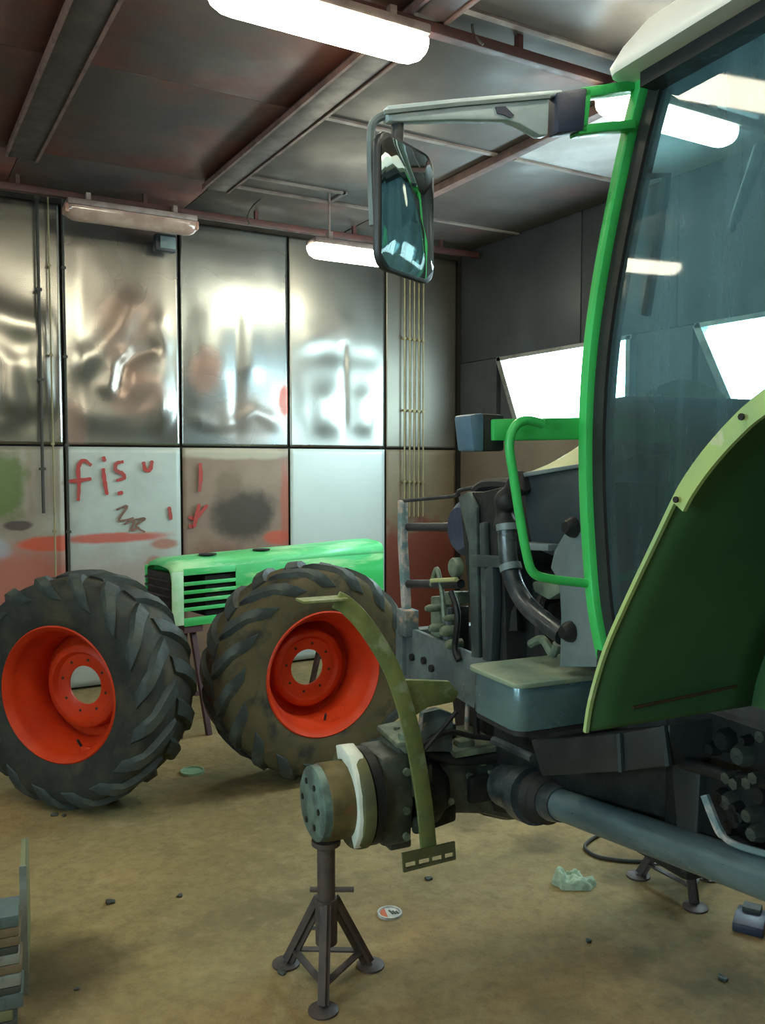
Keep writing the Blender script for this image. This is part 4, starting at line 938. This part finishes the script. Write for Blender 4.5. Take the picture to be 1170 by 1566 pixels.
# front light bar with indicator, handrail
FBAR = pp_[9].x + .01
lb = part(MB().prism(polyF([(755, 641), (900, 638), (900, 672), (755, 674)], FBAR), (.05, 0, 0)), 'light_bar', 'green', TR, .003)
part(MB().prism(polyF([(738, 632), (772, 634), (772, 690), (738, 690)], FBAR + .01), (.06, 0, 0)), 'indicator_base', 'black', lb, .006)
part(MB().prism(polyF([(718, 634), (741, 631), (741, 691), (724, 690)], FBAR + .005), (.065, 0, 0)), 'indicator_lens', 'bluecap', lb, .006)
part(MB().tube(spline(polyF([(830, 648), (805, 643), (787, 653), (779, 680), (785, 725), (795, 790), (805, 845), (815, 875), (840, 885), (905, 893)], FBAR - .03), 5), .0095, 12), 'handrail', 'green')
# ---- rear fenders
LF, LI = .87, .55
lip = [(895, 1118), (903, 1068), (926, 990), (960, 912), (1000, 828), (1030, 765), (1046, 735), (1076, 692), (1120, 642), (1170, 599)]
lp = poly(lip, LF); ext = [V(-1.9, LF, lp[-1].z + .07), V(-2.1, LF, lp[-1].z + .125), V(-2.35, LF, lp[-1].z + .14), V(-2.6, LF, lp[-1].z + .12), V(-2.85, LF, lp[-1].z + .05)]
fc = spline(lp + ext, 4)
for s in (1, -1):
    o_ = [Vector((p.x, s * p.y, p.z)) for p in fc]
    def fs_(u, v, o_=o_, s=s):
        p = o_[min(len(o_) - 1, round(u * (len(o_) - 1)))]; return Vector((p.x, s * (LF + (LI - LF) * v), p.z))
    fe = part(MB().grid(fs_, len(o_) - 1, 6), 'fender', 'fender', TR, 0, 'dark green rear fender' if s > 0 else None, 60)
    md = fe.modifiers.new('thickness', 'SOLIDIFY'); md.thickness = .006; md.offset = 0
    iw = [Vector((p.x, s * LI, p.z)) for p in o_] + [V(-2.85, s * LI, lp[0].z)]
    part(MB().prism(iw, (0, -s * .008, 0)), 'fender_inner_wall', 'fender', fe)
    # flange: broad and pale above, narrow below
    k0 = 4 * 5
    def inward(i, d):
        t = (o_[min(i + 1, len(o_) - 1)] - o_[max(i - 1, 0)]).normalized(); nn = V(0, 1, 0).cross(t) ; nn = nn if nn.x < 0 or nn.z < 0 else -nn
        if (nn.x + nn.z) > 0: nn = -nn
        return o_[i] + nn * d
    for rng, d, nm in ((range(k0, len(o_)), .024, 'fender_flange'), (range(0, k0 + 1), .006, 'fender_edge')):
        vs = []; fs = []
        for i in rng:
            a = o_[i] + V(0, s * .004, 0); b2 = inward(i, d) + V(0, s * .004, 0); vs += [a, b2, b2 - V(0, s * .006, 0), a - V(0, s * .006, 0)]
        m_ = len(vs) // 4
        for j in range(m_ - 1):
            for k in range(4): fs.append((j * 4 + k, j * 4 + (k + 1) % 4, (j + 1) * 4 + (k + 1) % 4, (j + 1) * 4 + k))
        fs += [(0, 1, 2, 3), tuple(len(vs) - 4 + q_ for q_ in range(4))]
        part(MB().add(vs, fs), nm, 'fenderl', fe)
    if s > 0:
        for i in (k0 + 1, k0 + 14):
            c = inward(i, .012) + V(0, .009, 0)
            part(MB().lathe([(.004, 0), (.004, .003)], (0, 0, 0), 1, 8, cap=True), 'screw_hole', 'dark', fe).location = c
        # rusty stiffening crease near the lower edge
        i2 = 3
        pA, pB = o_[i2], o_[i2]
        part(MB().tube([V(pA.x - .012, .80, pA.z - .004), V(pA.x - .012, .60, pA.z + .006)], .0025, 6), 'fender_crease', 'rust', fe)

# ================================================================== THINGS ON THE FLOOR
def ground(px, py): return on_axis(px, py, 2, 0)
p = ground(294, 1181)
o = thing('can_lid', 'small round green lid lying on the floor between the two wheels', 'lid', p)
MB().lathe([(.001, .006), (.05, .006), (.055, .012), (.062, .012), (.064, .0), (.001, 0)], (0, 0, 0), 2, 24).build('disc', 'lid_g', o)
p = ground(596, 1398)
o = thing('can_lid', 'white and red round lid on the floor right of the jack stand', 'lid', p)
ld = MB().lathe([(.001, .005), (.036, .005), (.038, .009), (.044, .009), (.045, 0), (.001, 0)], (0, 0, 0), 2, 24).build('disc', 'lid_w', o)
MB().prism([V(.034 * math.cos(a), .034 * math.sin(a), .0052) for a in [math.radians(95 + k * 17) for k in range(9)]], (0, 0, .0012)).build('red_print', 'lid_r', ld)
for k in range(3): MB().box((.006 + .009 * k, -.006 * k, .0062), (.006, .03 - .006 * k, .0015)).build('grey_print', 'boardd', ld)
# rag
p = ground(876, 1352)
def ragf(u, v):
    a, r = 2 * PI * u, .075 * v ** .8
    k = 1 + .35 * noise.noise(V(math.cos(a) * 1.8, math.sin(a) * 1.8, 4))
    q = RZ @ V(r * math.cos(a) * 1.1 * k, r * math.sin(a) * .8 * k, 0)
    lx = r * math.cos(a)
    h = .022 + .030 * math.exp(-((lx + .048) / .022) ** 2) + .018 * math.exp(-((lx - .01) / .02) ** 2) + .014 * noise.noise(V(q.x * 38, q.y * 38, 1.7)) + .010 * noise.noise(V(q.x * 80, q.y * 80, 9))
    return V(q.x, q.y, max(.002, h) * (1 - v ** 8) + .001)
tag(MB().grid(ragf, 48, 18).build('rag', 'rag', None, loc=p, ang=85), 'crumpled pale green rag on the floor below the shaft', 'rag')
# loose cable
cp = [ground(x, y) + V(0, 0, .008) for x, y in ((925, 1275), (902, 1288), (895, 1300), (915, 1313), (955, 1319), (1000, 1321), (1040, 1326), (1075, 1330))]
tag(MB().tube(spline(cp, 6), .0075, 8).build('floor_cable', 'cable_d'), 'dark loose cable curling on the floor beneath the shaft', 'cable')
# dark block at right
p = ground(1148, 1416)
o = thing('steel_block', 'small dark blue-grey steel block on the floor at the right edge', 'block', p, .5)
MB().prism([(-.07, -.05, 0), (.07, -.05, 0), (.07, -.05, .035), (.0, -.05, .045), (-.07, -.05, .03)], (0, .1, 0)).build('body', 'navy', o, .006)
MB().box((.03, 0, .05), (.05, .06, .02)).build('cap', 'boardd', o, .004)
# dirt clods
dm = None
for k, (x, y, s_) in enumerate(((84, 1247, .014), (98, 1248, .01), (168, 1381, .014), (275, 1371, .010), (432, 1489, .012), (118, 1513, .007), (1105, 1497, .013), (655, 1345, .012), (900, 1440, .009), (480, 1420, .008), (560, 1204, .012))):
    if dm is None:
        bm_ = bmesh.new(); bmesh.ops.create_icosphere(bm_, subdivisions=2, radius=1)
        for v in bm_.verts: v.co *= 1 + .45 * noise.noise(v.co * 1.7); v.co.z = max(-.35, v.co.z * .6)
        dm = bpy.data.meshes.new('dirt_clod'); bm_.to_mesh(dm); bm_.free(); dm.materials.append(M['boardd'])
    o = link('dirt_clod', dm, None, None, ground(x, y) + V(0, 0, .35 * s_)); o.scale = (s_ * 1.4, s_, s_); o.rotation_euler.z = k * 1.3
    tag(o, 'small dark dirt clod on the floor ' + ('below the left wheel, left of a pair', 'below the left wheel, right of a pair', 'midway between left wheel and board stack', 'left of the jack stand column', 'at the foot of the jack stand, left side', 'in the dark stain beside the board stack', 'in the lower right corner', 'just under the slotted bracket plate', 'below the pale rag', 'left of the jack stand sleeve', 'behind the wheel hub under the muddy wheel')[k], 'dirt', 'dirt clods on the floor')
# stack of boards at the lower left corner and an upright olive panel
pn0, pn1 = ground(43, 1518), ground(47, 1412)
dirp = (pn1 - pn0); dirp.z = 0; prot = math.atan2(dirp.y, dirp.x); plen = dirp.length
o = thing('upright_panel', 'thin olive panel standing on edge at the lower left corner', 'panel', pn0, prot)
zt_n = on_axis(41, 1322, 1, pn0.y).z
zt_f = on_axis(58, 1272, 1, pn1.y).z
MB().prism([(0, 0, 0), (plen, 0, .0), (plen * 1.02, 0, zt_f * .9), (plen * .92, 0, zt_f), (plen * .3, 0, zt_n + .03), (0, 0, zt_n)], (0, .014, 0)).build('sheet', 'card', o, .002)
MB().bar([(-.004, .007, 0), (-.004, .007, zt_n)], .010, .02, (0, 1, 0)).build('pale_edge', 'boardw', o)
ux = (pn1 - pn0).normalized(); left = V(-ux.y, ux.x, 0)
st0 = ground(37, 1588)
colr = ['wood', 'boardd', 'card', 'boardb', 'boardd', 'boardw', 'wood', 'boardw', 'boardd', 'wood', 'wood', 'boardb']
names = ['bottom', 'second from the bottom', 'third from the bottom', 'fourth from the bottom', 'fifth from the bottom', 'sixth from the bottom', 'seventh from the bottom', 'eighth from the bottom', 'ninth from the bottom', 'tenth from the bottom', 'eleventh from the bottom', 'topmost']
zz = 0.0; hts = [v * 1.22 for v in (.03, .022, .026, .036, .016, .03, .022, .024, .018, .022, .022, .028)]
adj = {'wood': 'brown weathered', 'boardd': 'dark', 'card': 'olive', 'boardb': 'blue-grey', 'boardw': 'pale grey'}
for k, (c, h) in enumerate(zip(colr, hts)):
    jit = rnd.uniform(.0, .012) + (.016 if k < 3 else 0); wdt = .30
    o = thing('stacked_board', adj[c] + ' board, ' + names[k] + ' of the stack at the lower left corner', 'board', st0 + left * jit + V(0, 0, zz), prot, 'boards stacked at the lower left corner')
    MB().box((.05, wdt / 2, h / 2), (.12, wdt, h - .001)).build('plank', c, o, .004)
    for q_ in range(2): MB().box((-.008, .06 + q_ * .16, h / 2), (.006, .03, h * .6)).build('end_cleat', c, o, .001)
    zz += h
